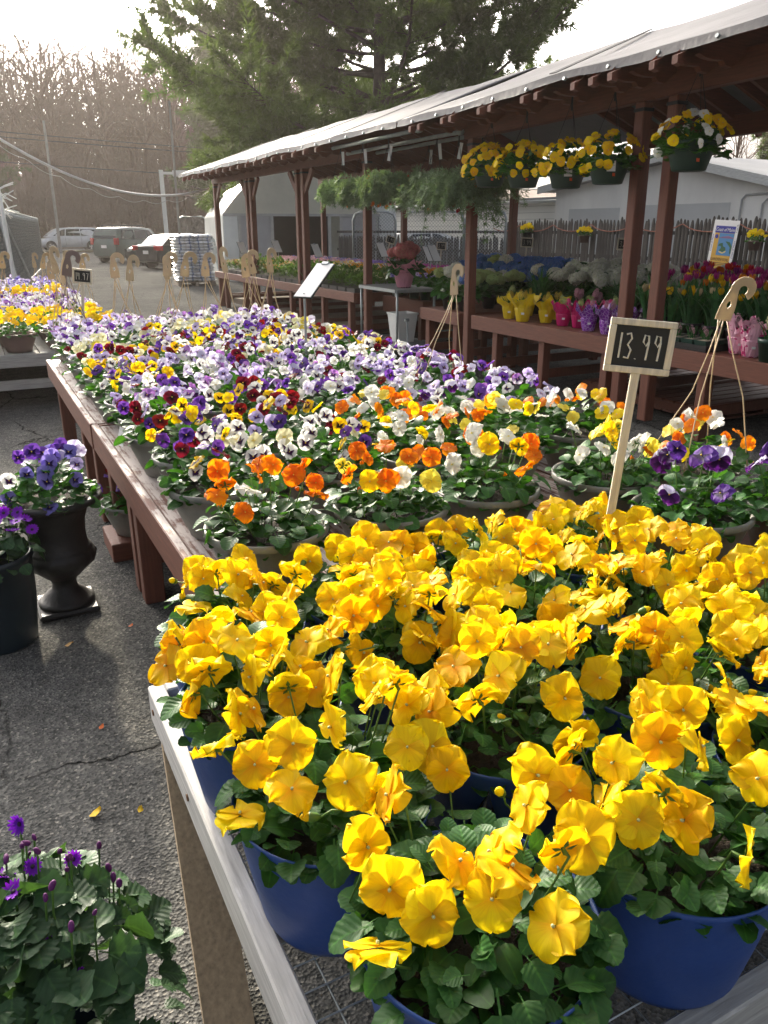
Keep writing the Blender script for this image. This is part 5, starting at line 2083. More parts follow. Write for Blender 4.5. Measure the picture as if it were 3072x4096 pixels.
DAISY = [daisy(60 + k, 14, .026, .25 + .3 * k).mesh('flower', [SENP, SENC], True, True) for k in range(3)]
DAISYL = daisy(80, 15, .028, .15).mesh('flower', [SENP2, SENC], True, True)
TEALPOT = mat('teal_black_glaze', (.010, .022, .030), .35, .3, 4)
slf = [leaf(.085, .078, 11, 4, .25, 5, .2, .4 + .2 * k, 40 + k, .06, True).mesh('leaf', SENL, True, True) for k in range(3)]
slo = [leaf(.07, .06, 6, 2, .25, 5, .25, .4 + .2 * k, 50 + k, .05, True) for k in range(3)]


def cineraria(label, loc, R, H, potprof, zb, nleaf, seed, fl):
    rd = random.Random(seed)
    t = thing('cineraria_pot', label, 'potted plant', loc)
    MB().lathe(potprof, 36, cap1=False).build('pot', TEALPOT, t, smooth=True)
    xf = []
    for i in range(220):
        a, f_ = rd.uniform(0, 6.28), rd.uniform(.1, 1) ** .5
        e = rd.uniform(-.5, .6)
        th = rd.uniform(.05, 1.25)
        p = Vector((cos(a) * sin(th) * R * f_, sin(a) * sin(th) * R * f_, zb + H * cos(th) * f_))
        d = Vector((cos(a) * cos(e), sin(a) * cos(e), sin(e)))
        x = d.cross(Vector((0, 0, 1))).normalized()
        x = Matrix.Rotation(rd.gauss(0, .4), 3, d) @ x
        xf.append(Matrix.Translation(p - d * .04) @ Matrix((x, d, x.cross(d))).transposed().to_4x4() @ Matrix.Scale(rd.uniform(.6, 1.0), 4))
    f = new_obj('foliage', merged('foliage', slo, xf, SENL, True), t)
    f['kind'] = 'stuff'
    for i in range(nleaf):
        a = rd.uniform(0, 6.28)
        th = rd.uniform(.15, 1.95)
        p = Vector((cos(a) * sin(th) * R * .9, sin(a) * sin(th) * R * .9, zb + H * cos(th) * .9))
        e = rd.uniform(-.5, .35) - (th - .9) * .4
        d = Vector((cos(a) * cos(e), sin(a) * cos(e), sin(e)))
        x = d.cross(Vector((0, 0, 1))).normalized()
        x = Matrix.Rotation(rd.gauss(0, .4), 3, d) @ x
        o = new_obj('leaf', rd.choice(slf), t)
        o.matrix_local = Matrix.Translation(p - d * .03) @ Matrix((x, d, x.cross(d))).transposed().to_4x4() @ Matrix.Scale(rd.uniform(.42, .82), 4)
    fs_ = MB()
    for (x, y, z, k, s) in fl:
        z -= .035
        fs_.tube([(x, y, z - .003), (x * .9, y * .9, z - .04), (x * .6, y * .6, z - .13)], .0017, 4)
        b = new_obj('flower', DAISYL if k == 9 else DAISY[k], t, (x, y, z), face_mat((rd.gauss(-.2, .5), rd.gauss(-.4, .4), .7 + rd.gauss(0, .3))).to_euler(), s * .85)
    fs_.build('flower_stems', STEMG, t)['kind'] = 'stuff'
    bb = MB()
    bb.lathe([(.001, -.012), (.006, -.006), (.0065, .004), (.004, .011), (.001, .013)], 7)
    bm = bb.mesh('bud', mat('bud_purple%d' % seed, (.10, .008, .10), .7, .3, 40), True)
    sm = MB()
    for i in range(26):
        a, f_ = rd.uniform(0, 6.28), rd.uniform(.2, .95)
        p = Vector((cos(a) * R * f_ * .8, sin(a) * R * f_ * .8, zb + H * (1 - .5 * f_ * f_) + rd.uniform(.0, .05)))
        new_obj('bud', bm, t, p, (rd.gauss(0, .4), rd.gauss(0, .4), 0), rd.uniform(.5, .85))
        sm.tube([p, p + Vector((-.005, 0, -.05)), p * .9 + Vector((0, 0, -.10))], .0016, 4)
    s_ = sm.build('stems', STEMG, t)
    s_['kind'] = 'stuff'
    return t


cineraria('violet daisy plant in a tall dark glazed pot beside the urn', (-.095, 3.22, 0), .23, .19,
          [(.125, 0), (.13, .01), (.15, .2), (.155, .36), (.163, .37), (.163, .395), (.15, .39)], .35, 90, 71,
          [(.12, -.06, .565, 0, 1.3), (.10, -.10, .54, 1, 1.3), (.05, -.08, .58, 0, 1.3), (.15, -.03, .555, 2, 1.2), (.08, .0, .585, 1, 1.3), (.02, -.04, .595, 1, 1.3), (.17, -.06, .52, 0, 1.2), (-.02, -.1, .58, 0, 1.3), (.04, .04, .59, 2, 1.2), (.13, .03, .57, 0, 1.3)])
cineraria('large violet daisy plant with scalloped leaves in the lower left picture corner', (-.085, 1.07, .09), .245, .31,
          [(.12, 0), (.14, .2), (.145, .23), (.13, .228)], .26, 200, 72,
          [(-.07, .07, .575, 9, 1.15), (-.015, .065, .57, 1, 1.0), (-.06, .10, .60, 1, .9), (.055, -.05, .53, 0, 1.1), (.02, .12, .615, 2, .85), (-.10, .11, .60, 0, .9), (-.02, .13, .60, 2, .7), (.065, -.09, .47, 0, .8), (-.03, .03, .60, 1, .9), (-.12, .04, .585, 0, .9), (.0, .0, .59, 2, .8), (-.05, -.02, .58, 1, .8), (.03, .04, .59, 0, .7), (.09, .06, .56, 2, .7)])
pansy_basket('pansy_basket', 'burgundy pansies in a grey basket on the ground under the red bench', (.60, 3.98, .10), ['burgundy', 'purple'], 16, 4100, 'pansies under the bench')
MB().box((.45, 3.85, 0), (.75, 4.12, .098))
tag(MB().bbox((.44, 3.83, 0), (.78, 4.14, .098), .005).build('plinth_block', REDX), 'low red wooden block under the burgundy pansies', 'block')

# ---------------------------------------------------------------- bulbs, wrapped pots and hydrangeas on the right bench
def blade(L=.3, Wd=.02, curve=.3, tip=.1, rows=7):
    vs, r = [], []
    for j in range(rows + 1):
        v = j / rows
        w = Wd / 2 * (1 - v ** 3 * (1 - tip)) * (.6 + .8 * v if v < .5 else 1)
        y, z = curve * L * v ** 2.2, L * (v - curve * .35 * v ** 3)
        for u in (-1, 0, 1):
            vs.append((u * w, y - abs(u) * w * .35, z))
            r.append(abs(u))
    fs = []
    for j in range(rows):
        for i in (0, 1):
            q = j * 3 + i
            fs.append((q, q + 1, q + 4, q + 3))
    return MB().add(vs, fs, r)


def blade_clump(seed, n, R, L, Wd, curve=.3):
    rd = random.Random(seed)
    xf = []
    for i in range(n):
        a, f_ = rd.uniform(0, 6.28), sqrt(rd.random())
        xf.append(Matrix.Translation((cos(a) * R * f_, sin(a) * R * f_, 0)) @ Matrix.Rotation(a - pi / 2 + rd.gauss(0, .5), 4, 'Z') @ Matrix.Rotation(-rd.uniform(.0, .25) * f_, 4, 'X') @ Matrix.Scale(rd.uniform(.7, 1.1), 4))
    return merged('leaves', [blade(L, Wd, curve * (.4 + .5 * k)) for k in range(4)], xf, BLADE, True)


def round_pot(r0, r1, h, m, lip=.012):
    return MB().lathe([(r0, 0), (r1 - .004, h - .03), (r1, h - .03), (r1 + .003, h), (r1 - .006, h), (r1 - .012, h - .02)], 24, cap1=False).lathe([(r1 - .01, h - .022), (.01, h - .018)], 20, cap0=False)


def wrap_mesh(seed, m, h=.12, r0=.056, r1=.075, flare=.115, fh=.085):
    rd = random.Random(seed)
    ph = [rd.uniform(0, 6) for _ in range(4)]
    n = 48
    prof = [(r0 * .9, 0, 0), (r0, .01, .1), ((r0 + r1) / 2, h * .5, .3), (r1, h * .93, .4), (r1 * .94, h, .3), (r1 * 1.12, h + fh * .35, .8), (flare, h + fh * .75, 1.2), (flare * 1.15, h + fh, 1.6)]
    vs = []
    for r, z, k in prof:
        for i in range(n):
            t = 2 * pi * i / n
            rr = r * (1 + .035 * k * sin(9 * t + ph[0]) + .03 * k * sin(15 * t + ph[1]) + (.10 * (k - .7) * cos(4 * t + ph[2]) if k > .7 else .02 * sin(23 * t)))
            zz = z + (.035 * (k - .6) * cos(4 * t + ph[2]) + .012 * k * sin(7 * t + ph[3]) if k > .7 else 0)
            rr += rd.gauss(0, .0016 + .0012 * k)
            vs.append((rr * cos(t), rr * sin(t), zz + rd.gauss(0, .001)))
    fs = []
    for j in range(len(prof) - 1):
        for i in range(n):
            i2 = (i + 1) % n
            fs.append((j * n + i, j * n + i2, (j + 1) * n + i2, (j + 1) * n + i))
    fs.append(tuple(reversed(range(n))))
    return MB().add(vs, fs).mesh('wrapper', m)


WY = mat('yellow_wrap', (.80, .60, .015), .35, .1, 8, trans=.2)
WM = mat('magenta_wrap', (.62, .012, .16), .35, .12, 8, trans=.2)
WPINK = mat('pink_wrap', (.72, .30, .40), .4, .1, 8, trans=.25)


def purple_print():
    m, t, p, out = nodes('purple_printed_wrap')
    tc = t.nodes.new('ShaderNodeTexCoord')
    v = t.nodes.new('ShaderNodeTexVoronoi')
    v.inputs['Scale'].default_value = 34
    v.feature = 'DISTANCE_TO_EDGE'
    t.links.new(tc.outputs['Object'], v.inputs[0])
    r = ramp(t, v.outputs[0], [(.03, (.55, .38, .7, 1)), (.07, (.22, .02, .35, 1))])
    t.links.new(r.outputs[0], p.inputs['Base Color'])
    p.inputs['Roughness'].default_value = .35
    return m


WP = purple_print()


def cello():
    m, t, p, out = nodes('pink_cellophane')
    n = noise_fac(t, 22, 2)
    r = ramp(t, n.outputs[0], [(.45, (.80, .42, .52, 1)), (.58, (.55, .04, .18, 1))], 'CONSTANT')
    t.links.new(r.outputs[0], p.inputs['Base Color'])
    p.inputs['Roughness'].default_value = .2
    return m


def floret_cluster(seed, n, R, H, s, star=True):
    """egg of little florets"""
    rd = random.Random(seed)
    b = MB()
    for k in range(4):
        a = k * pi / 2 + .4
        w = .55
        b.add([(0, 0, 0), (cos(a - w) * s * .7, sin(a - w) * s * .7, .25 * s), (cos(a) * s, sin(a) * s, .1 * s), (cos(a + w) * s * .7, sin(a + w) * s * .7, .25 * s)], [(0, 1, 2, 3)], [0, .6, 1, .6])
    xf = []
    for i in range(n):
        z = 1 - 2 * (i + .5) / n
        a = i * 2.39996 + rd.gauss(0, .15)
        q = sqrt(max(0, 1 - z * z))
        d = Vector((cos(a) * q, sin(a) * q, z))
        xf.append(face_mat(d + Vector((rd.gauss(0, .2), rd.gauss(0, .2), rd.gauss(0, .2))), rd.uniform(0, 6), (d.x * R * rd.uniform(.78, 1.1), d.y * R * rd.uniform(.78, 1.1), d.z * H * rd.uniform(.8, 1.1)), rd.uniform(.75, 1.25)))
    return merged('flower_head', [b], xf, DUM, False)


HYDH = [floret_cluster(5 + k, 95, .075, .055, .027) for k in range(3)]
HYAH = [floret_cluster(15 + k, 46, .022, .055, .017) for k in range(2)]
HYBUD = [floret_cluster(25 + k, 40, .019, .042, .010) for k in range(2)]
HC = {k: petal_mat(k + '_floret', c, c2, .1, .6, trans=.25) for k, c, c2 in (('white', (.78, .79, .70), (.55, .62, .35)), ('blue', (.10, .22, .56), (.20, .32, .55)), ('coral', (.55, .16, .16), (.50, .26, .18)),
                                                                            ('lime', (.45, .55, .22), (.35, .5, .15)), ('hyayellow', (.55, .42, .06), (.35, .36, .06)), ('hyawhite', (.70, .72, .45), (.5, .6, .25)), ('hyapink', (.65, .35, .42), (.5, .3, .3)))}
HYL = [leaf(.13, .085, 6, 2, .2, 5, .25, .5 + .2 * k, 70 + k, .03) for k in range(3)]
HYF = [merged('foliage', HYL, leaf_xf(random.Random(77 + k), .13, .22, 0, 48, .7, 1.1, (-.5, .6)), HYDL, True) for k in range(2)]


def om(o, m):
    o.material_slots[0].link = 'OBJECT'
    o.material_slots[0].material = m
    return o


POTS = {'green': round_pot(.06, .085, .145, GREENPOT).mesh('pot', GREENPOT, True), 'black': round_pot(.065, .09, .15, BLACKPOT).mesh('pot', BLACKPOT, True)}


def hydrangea(label, loc, col, heads, seed, pot='black', s=1.0, group=None, wrap=None, H=.26):
    rd = random.Random(seed)
    t = thing('hydrangea', label, 'potted plant', loc, rd.uniform(0, 6), group)
    t.scale = (s, s, s)
    new_obj('pot', POTS[pot], t)
    if wrap:
        new_obj('wrapper', wrap, t, (0, 0, -.001))
    f = new_obj('foliage', HYF[seed % 2], t, (0, 0, .13), (0, 0, rd.uniform(0, 6)), (1, 1, 1.1))
    f['kind'] = 'stuff'
    sm = MB()
    for i in range(heads):
        a = i * 2.4 + rd.uniform(-.3, .3)
        ro = 0 if heads == 1 else .11 * sqrt((i + .5) / heads) + .02
        p = Vector((cos(a) * ro, sin(a) * ro, .13 + H + rd.uniform(-.03, .03) - ro * .25))
        om(new_obj('flower_head', HYDH[rd.randrange(3)], t, p, (rd.gauss(0, .2), rd.gauss(0, .2), a), rd.uniform(.75, 1.05)), HC[col if not isinstance(col, tuple) else rd.choice(col)])
        sm.tube([(0, 0, .12), (p.x * .5, p.y * .5, .12 + H * .5), p], .004, 5)
    sm.build('stem', STEMG, t)
    return t


def hyacinth(label, loc, wrap, bud, col, seed, group, n=3, leaves=True, cellm=None, s=1.0):
    rd = random.Random(seed)
    t = thing('hyacinth_pot', label, 'potted plant', loc, rd.uniform(0, 6), group)
    t.scale = (s, s, s)
    if wrap:
        new_obj('wrapper', wrap, t)
        zp = .105
        MB().lathe([(.06, .09), (.01, .095)], 14, cap0=False).build('soil', SOIL, t)
        b = MB().box((-.014, -.0005, -.009), (.014, .0005, .009)).build('price_label', PAPER, t, loc=(0, -.0745, .075), rot=(radians(-6), 0, 0))
        a = -t.rotation_euler.z + radians(-38)
        b.location = (.0755 * sin(a) , -.0755 * cos(a), .075)
        b.rotation_euler = (radians(-8), 0, a)
    else:
        new_obj('pot', POTS['green'], t)
        zp = .125
    new_obj('leaves', BLC[seed % 3], t, (0, 0, zp), None, (1, 1, .9))
    for i in range(n):
        a = i * 2 * pi / n + rd.uniform(-.4, .4)
        ro = .028
        p = Vector((cos(a) * ro, sin(a) * ro, zp + .125 + rd.uniform(-.012, .03)))
        om(new_obj('flower_head', (HYBUD if bud else HYAH)[rd.randrange(2)], t, p, (rd.gauss(0, .12), rd.gauss(0, .12), a), rd.uniform(.85, 1.1)), HC[col])
    return t


BLC = [blade_clump(500 + k, 13, .045, .15, .024, .25) for k in range(3)]
BLTALL = [blade_clump(510 + k, 34, .06, .36, .017, .35) for k in range(3)]
BLTUL = [blade_clump(520 + k, 24, .075, .33, .045, .28) for k in range(3)]
WRY = [wrap_mesh(1 + k, WY) for k in range(3)]
WRM = [wrap_mesh(11 + k, WM, flare=.1) for k in range(3)]
WRP = [wrap_mesh(21 + k, WP, flare=.105) for k in range(3)]
CEL = cello()
WRC = [wrap_mesh(31 + k, CEL, h=.13, flare=.085, fh=.11) for k in range(2)]
BZ = .697
G = 'wrapped hyacinths on the bench'
for i, (x, y, kind, lab, s) in enumerate((
        (5.14, 6.95, 'y', 'yellow wrapped hyacinth pot, first of the yellow row beside the red post', 1.0), (5.10, 6.66, 'y', 'yellow wrapped hyacinth pot with a white barcode label', 1.15),
        (5.24, 6.45, 'y', 'yellow wrapped hyacinth pot next to the magenta pots', 1.05), (5.50, 7.1, 'y', 'yellow wrapped hyacinth pot half hidden behind the front yellow ones', 1.0), (5.55, 6.65, 'y', 'yellow wrapped hyacinth pot behind the magenta pots', 1.0),
        (5.22, 6.16, 'm', 'magenta wrapped pot with a white label, beside the yellow wraps', 1.0), (5.24, 5.95, 'm', 'magenta wrapped pot next to the purple printed wraps', 1.0), (5.52, 6.12, 'm', 'magenta wrapped pot in the second row', 1.0), (5.6, 5.85, 'm', 'magenta wrapped pot in the third row behind the purple wraps', 1.0),
        (5.16, 5.72, 'p', 'purple printed wrapped pot next to the magenta wraps', 1.0), (5.15, 5.45, 'p', 'purple printed wrapped pot nearest the double post', 1.05), (5.45, 5.5, 'p', 'purple printed wrapped pot in the second row by the double post', 1.0))):
    hyacinth(lab, (x, y, BZ), {'y': WRY, 'm': WRM, 'p': WRP}[kind][i % 3], kind != 'x', {'y': 'hyayellow', 'm': 'lime', 'p': 'hyapink'}[kind], 700 + i, G, 3 if kind == 'y' else 2, s=s)
for i, (x, y) in enumerate(((5.22, 4.10), (5.16, 3.93))):
    hyacinth(['pink cellophane wrapped pot left of the green pot', 'pink cellophane wrapped pot touching the green pot'][i], (x, y, BZ), WRC[i], True, 'hyapink', 740 + i, 'cellophane pots', 2)
hyacinth('white hyacinth in a dark green pot at the right picture edge', (5.08, 3.70, BZ), None, False, 'hyawhite', 750, None, 3, s=1.15)
hyacinth('dark green pot of green sprouts beside the red post', (5.42, 7.30, BZ), None, True, 'lime', 751, None, 2)
for i, (x, y) in enumerate(((5.75, 6.55), (5.72, 6.25), (5.85, 5.95))):
    hyacinth('pink hyacinth in clear wrap behind the wrapped pots, %s from the shelter end post' % ORD[i], (x, y, BZ), None, False, 'hyapink', 760 + i, 'pink hyacinths', 3)


def blade_pot(name, label, loc, me, group, pot='black', s=1.0, rz=0):
    t = thing(name, label, 'potted plant', loc, rz, group)
    t.scale = (s, s, s)
    new_obj('pot', POTS[pot], t)
    new_obj('leaves', me, t, (0, 0, .12))
    return t


for i, (x, y, s) in enumerate(((5.75, 7.25, 1.15), (5.7, 5.75, 1.1), (5.6, 5.35, 1.2), (5.9, 6.1, 1.0), (5.75, 5.1, 1.1))):
    blade_pot('daffodil_pot', 'unopened daffodil clump of tall green blades, %s along the bench' % ORD[i], (x, y, BZ), BLTALL[i % 3], 'daffodil clumps', s=s, rz=i)

TUL = {}
for k, c in (('dark pink', (.34, .018, .14)), ('red', (.50, .01, .008)), ('yellow', (.80, .52, .01)), ('purple', (.16, .01, .10)), ('orange', (.72, .24, .01)), ('pale bud', (.55, .45, .25))):
    TUL[k] = petal_mat('tulip_' + k.replace(' ', '_'), c, c, .1, .4, trans=.3)


def tulip_head(seed):
    b = MB()
    rd = random.Random(seed)
    for k in range(6):
        a = k * pi / 3
        vs, r = [], []
        sc_ = 1.0 if k % 2 else .92
        for j in range(6):
            v = j / 5
            rr = .024 * sc_ * sin(.35 + v * 2.0) + .003 * rd.random()
            w = .6 * sin(.25 + v * 2.65)
            for u in (-1, 0, 1):
                vs.append((rr * cos(a + u * w * .9), rr * sin(a + u * w * .9), .055 * v - abs(u) * .004))
                r.append(v)
        fs = []
        for j in range(5):
            for i in (0, 1):
                q = j * 3 + i
                fs.append((q, q + 1, q + 4, q + 3))
        b.add(vs, fs, r)
    return b


TULH = [tulip_head(k).mesh('tulip_head', DUM, True, True) for k in range(3)]
RANH = [floret_cluster(45 + k, 70, .026, .018, .018) for k in range(2)]


def tulip_pot(label, loc, cols, n, seed, group, H=.36):
    rd = random.Random(seed)
    t = thing('tulip_pot', label, 'potted plant', loc, rd.uniform(0, 6), group)
    new_obj('pot', POTS['black'], t)
    new_obj('leaves', BLTUL[seed % 3], t, (0, 0, .12), None, (1.1, 1.1, 1.1))
    sm = MB()
    for i in range(n):
        a, ro = rd.uniform(0, 6.28), .075 * sqrt(rd.random())
        p = Vector((cos(a) * ro * 1.3, sin(a) * ro * 1.3, .13 + H * rd.uniform(.85, 1.05)))
        om(new_obj('tulip_head', TULH[rd.randrange(3)], t, p, (rd.gauss(0, .15), rd.gauss(0, .15), a), rd.uniform(.9, 1.25)), TUL[rd.choice(cols)])
        sm.tube([(cos(a) * ro * .6, sin(a) * ro * .6, .12), p.lerp(Vector((0, 0, .2)), .4), p], .0035, 5)
    sm.build('stem', STEMG, t)
    return t


k = 0
for r_, (x, cols, H) in enumerate(((5.48, ['yellow', 'pale bud', 'yellow'], .27), (5.70, ['dark pink', 'dark pink', 'yellow', 'orange'], .36), (5.93, ['dark pink', 'dark pink', 'purple'], .40), (6.16, ['dark pink', 'dark pink', 'red'], .42))):
    for c_ in range(8):
        y = 3.62 + .235 * c_ + .05 * (r_ % 2)
        tulip_pot('%s tulips, %s row from the rail, %s pot from the picture edge' % (['yellow budding', 'dark pink and yellow', 'dark pink', 'red and dark pink'][r_], ORD[r_], ORD[c_]), (x, y, BZ), cols, 7 if r_ else 3, 800 + k, 'tulip pots', H)
        k += 1
RC = [petal_mat('ranunculus_%d' % i, c, c, .1, .5, trans=.25) for i, c in enumerate(((.78, .42, .01), (.70, .16, .01), (.75, .74, .68), (.5, .02, .02)))]
for i in range(7):
    rd = random.Random(60 + i)
    t = thing('ranunculus_pot', 'orange, red and white ranunculus behind the tulips, %s pot from the picture edge' % ORD[i], 'potted plant', (6.5, 3.9 + .30 * i, BZ), 0, 'ranunculus pots')
    new_obj('pot', POTS['black'], t)
    new_obj('foliage', FOL_FAR[i % 3], t, (0, 0, .12), None, (.7, .7, 3.0))['kind'] = 'stuff'
    for j in range(6):
        om(new_obj('flower_head', RANH[j % 2], t, (rd.uniform(-.11, .11), rd.uniform(-.11, .11), .52 + rd.uniform(-.03, .05)), (rd.gauss(0, .3), rd.gauss(0, .3), 0), rd.uniform(.9, 1.3)), RC[rd.randrange(4)])
# black tray of sprouting hyacinths in front of the tulips
tr = thing('hyacinth_tray', 'black tray of sandy pots with sprouting hyacinths at the bench rail', 'tray', (5.02, 4.22, BZ))
b = MB()
b.box((0, 0, 0), (.27, .55, .012))
for lo_, hi_ in (((0, 0, .0125), (.006, .55, .05)), ((.264, 0, .0125), (.27, .55, .05)), ((.007, 0, .0125), (.263, .006, .05)), ((.007, .544, .0125), (.263, .55, .05))):
    b.box(lo_, hi_)
b.build('tray', BLACKPOT, tr)
SAND = mat('sandy_soil', (.30, .25, .18), .95, .3, 40)
for i in range(2):
    for j in range(4):
        c_ = (.07 + .13 * i, .075 + .133 * j)
        b = MB()
        vs = []
        for z, s in ((.013, .045), (.085, .062)):
            vs += [(c_[0] - s, c_[1] - s, z), (c_[0] + s, c_[1] - s, z), (c_[0] + s, c_[1] + s, z), (c_[0] - s, c_[1] + s, z)]
        b.add(vs, [(0, 3, 2, 1), (0, 1, 5, 4), (1, 2, 6, 5), (2, 3, 7, 6), (3, 0, 4, 7)])
        b.cur = 1
        b.add([(c_[0] - .058, c_[1] - .058, .08), (c_[0] + .058, c_[1] - .058, .08), (c_[0] + .058, c_[1] + .058, .08), (c_[0] - .058, c_[1] + .058, .08), (c_[0], c_[1], .092)], [(0, 1, 4), (1, 2, 4), (2, 3, 4), (3, 0, 4)])
        b.build('cell_pot', [GREENPOT, SAND], tr)
        new_obj('leaves', BLC[(i + j) % 3], tr, (c_[0], c_[1], .085), (0, 0, i + j), .62)
        om(new_obj('flower_head', HYBUD[j % 2], tr, (c_[0], c_[1], .14), None, .75), HC['hyapink'])
# hydrangeas
hydrangea('white hydrangea with big round heads in a black pot at the bench end', (5.12, 8.12, BZ), ('white', 'white', 'lime'), 5, 20, s=1.1, H=.30)
hydrangea('white and pale blue hydrangea in a black pot behind the hook hanger', (5.15, 7.83, BZ), ('white', 'lime', 'blue'), 5, 21, s=1.0)
b = MB().box((-.012, -.0006, -.008), (.012, .0006, .008)).build('price_tag', ORTAG, bpy.data.objects['hydrangea'], loc=(-.05, -.072, .09))
b.location = Vector((0, 0, .09)) + Matrix.Rotation(-bpy.data.objects['hydrangea'].rotation_euler.z, 3, 'Z') @ Vector((-.055, -.0665, 0))
b.rotation_euler = (0, 0, -bpy.data.objects['hydrangea'].rotation_euler.z - radians(40))
for i in range(18):
    r_, c_ = divmod(i, 9)
    x, y = 6.2 + .33 * r_, 6.25 + .38 * c_
    col = 'white' if c_ < 4 else ('blue' if (c_ + r_) % 4 else ('blue', 'white', 'lime'))
    hydrangea('%s hydrangea bush, %s row at the back of the bench, %s from the tulips' % ('white' if c_ < 4 else 'blue', ['front', 'rear'][r_], ORD[c_]), (x, y, BZ), col, 5, 30 + i, s=1.18 + .2 * r_, group='hydrangeas at the back', H=.24)
for i in range(8):
    hydrangea('%s hydrangea beside the cart, %s from the short bench end' % (['lime green', 'lime and white'][i % 2], ORD[i]), (5.6 + .35 * (i % 4), 8.0 + .42 * (i // 4), BZ), ('lime', 'white') if i % 2 else 'lime', 5, 60 + i, s=1.0, group='lime hydrangeas')

# ---------------------------------------------------------------- steel cart with the pink wrapped hydrangea
ct = thing('steel_cart', 'grey steel nursery cart between the benches', 'cart', (4.85, 8.95, 0))
for x in (0, .55):
    for y in (0, 1.05):
        MB().tube([(x, y, .16), (x, y, .86)], .016, 8).build('post', GALV, ct, smooth=True)
for z in (.16, .86):
    b = MB()
    b.bar((-.02, -.02, z), (.57, -.02, z), .03, .04)
    b.bar((-.02, 1.07, z), (.57, 1.07, z), .03, .04)
    b.bar((-.02, 0, z), (-.02, 1.05, z), .03, .04)
    b.bar((.57, 0, z), (.57, 1.05, z), .03, .04)
    for i in range(24):
        b.box((.0, .02 + i * .043, z + .001), (.55, .04 + i * .043, z + .012))
    for i in range(12):
        b.box((.02 + i * .045, .0, z - .010), (.03 + i * .045, 1.05, z - .0005))
    b.build('shelf', GALV, ct)
for x in (0, .55):
    for y in (0, 1.05):
        w = MB().lathe([(.02, -.018), (.06, -.018), (.065, 0), (.06, .018), (.02, .018)], 18).build('caster', BLACKM, ct, loc=(x, y, .065), rot=(radians(90), 0, 0), smooth=True)
b = MB().tube([(.1, -.12, .02), (.12, -.04, .5)], .012, 8).tube([(.09, -.04, .5), (.15, -.04, .5)], .02, 8)
b.build('handle', GALV, ct)
bn = MB()
bn.lathe([(.16, 0), (.21, .36), (.225, .36), (.225, .38), (.205, .38), (.16, .05)], 4, cap1=False)
tag(bn.build('white_bin', WHITEP, loc=(5.12, 9.3, .176), rot=(0, 0, radians(45))), 'white plastic tub on the lower shelf of the cart', 'tub')
hydrangea('coral hydrangea in a pink paper wrap standing on the steel cart', (5.15, 9.32, .874), 'coral', 6, 90, s=1.35, wrap=wrap_mesh(44, WPINK, h=.15, r0=.068, r1=.098, flare=.14, fh=.08), H=.24)

# ---------------------------------------------------------------- bedding flats on the far bench
def patch(seed, n, w, d, h, leafm=True):
    rd = random.Random(seed)
    xf = []
    for i in range(n):
        a = rd.uniform(0, 6.28)
        e = rd.uniform(-.1, 1.0)
        dd = Vector((cos(a) * cos(e), sin(a) * cos(e), sin(e)))
        x = dd.cross(Vector((0, 0, 1))).normalized()
        xf.append(Matrix.Translation((rd.uniform(0, w), rd.uniform(0, d), h * rd.uniform(.2, 1))) @ Matrix((x, dd, x.cross(dd))).transposed().to_4x4() @ Matrix.Scale(rd.uniform(.7, 1.3), 4))
    return merged('foliage', [leaf(.07, .04, 3, 2, .2, 0, .25, .5, 3 + i, 0) for i in range(2)], xf, FLATL, True)


FLATL = leaf_mat('bedding_leaf', (.075, .14, .04), .3, .5)
PATCH = [patch(k, 120, .48, .26, .13) for k in range(3)]
dot = MB()
for k in range(5):
    a = 2 * pi * k / 5
    dot.add([(0, 0, 0), (cos(a - .5) * .012, sin(a - .5) * .012, .003), (cos(a) * .018, sin(a) * .018, .001), (cos(a + .5) * .012, sin(a + .5) * .012, .003)], [(0, 1, 2, 3)], [0, .6, 1, .6])


def blooms(seed, n, w, d, h):
    rd = random.Random(seed)
    return merged('blooms', [dot], [face_mat((rd.gauss(0, .5), rd.gauss(-.3, .5), .8), rd.uniform(0, 6), (rd.uniform(0, w), rd.uniform(0, d), h + rd.uniform(-.03, .05)), rd.uniform(.9, 1.6)) for i in range(n)], DUM, False)


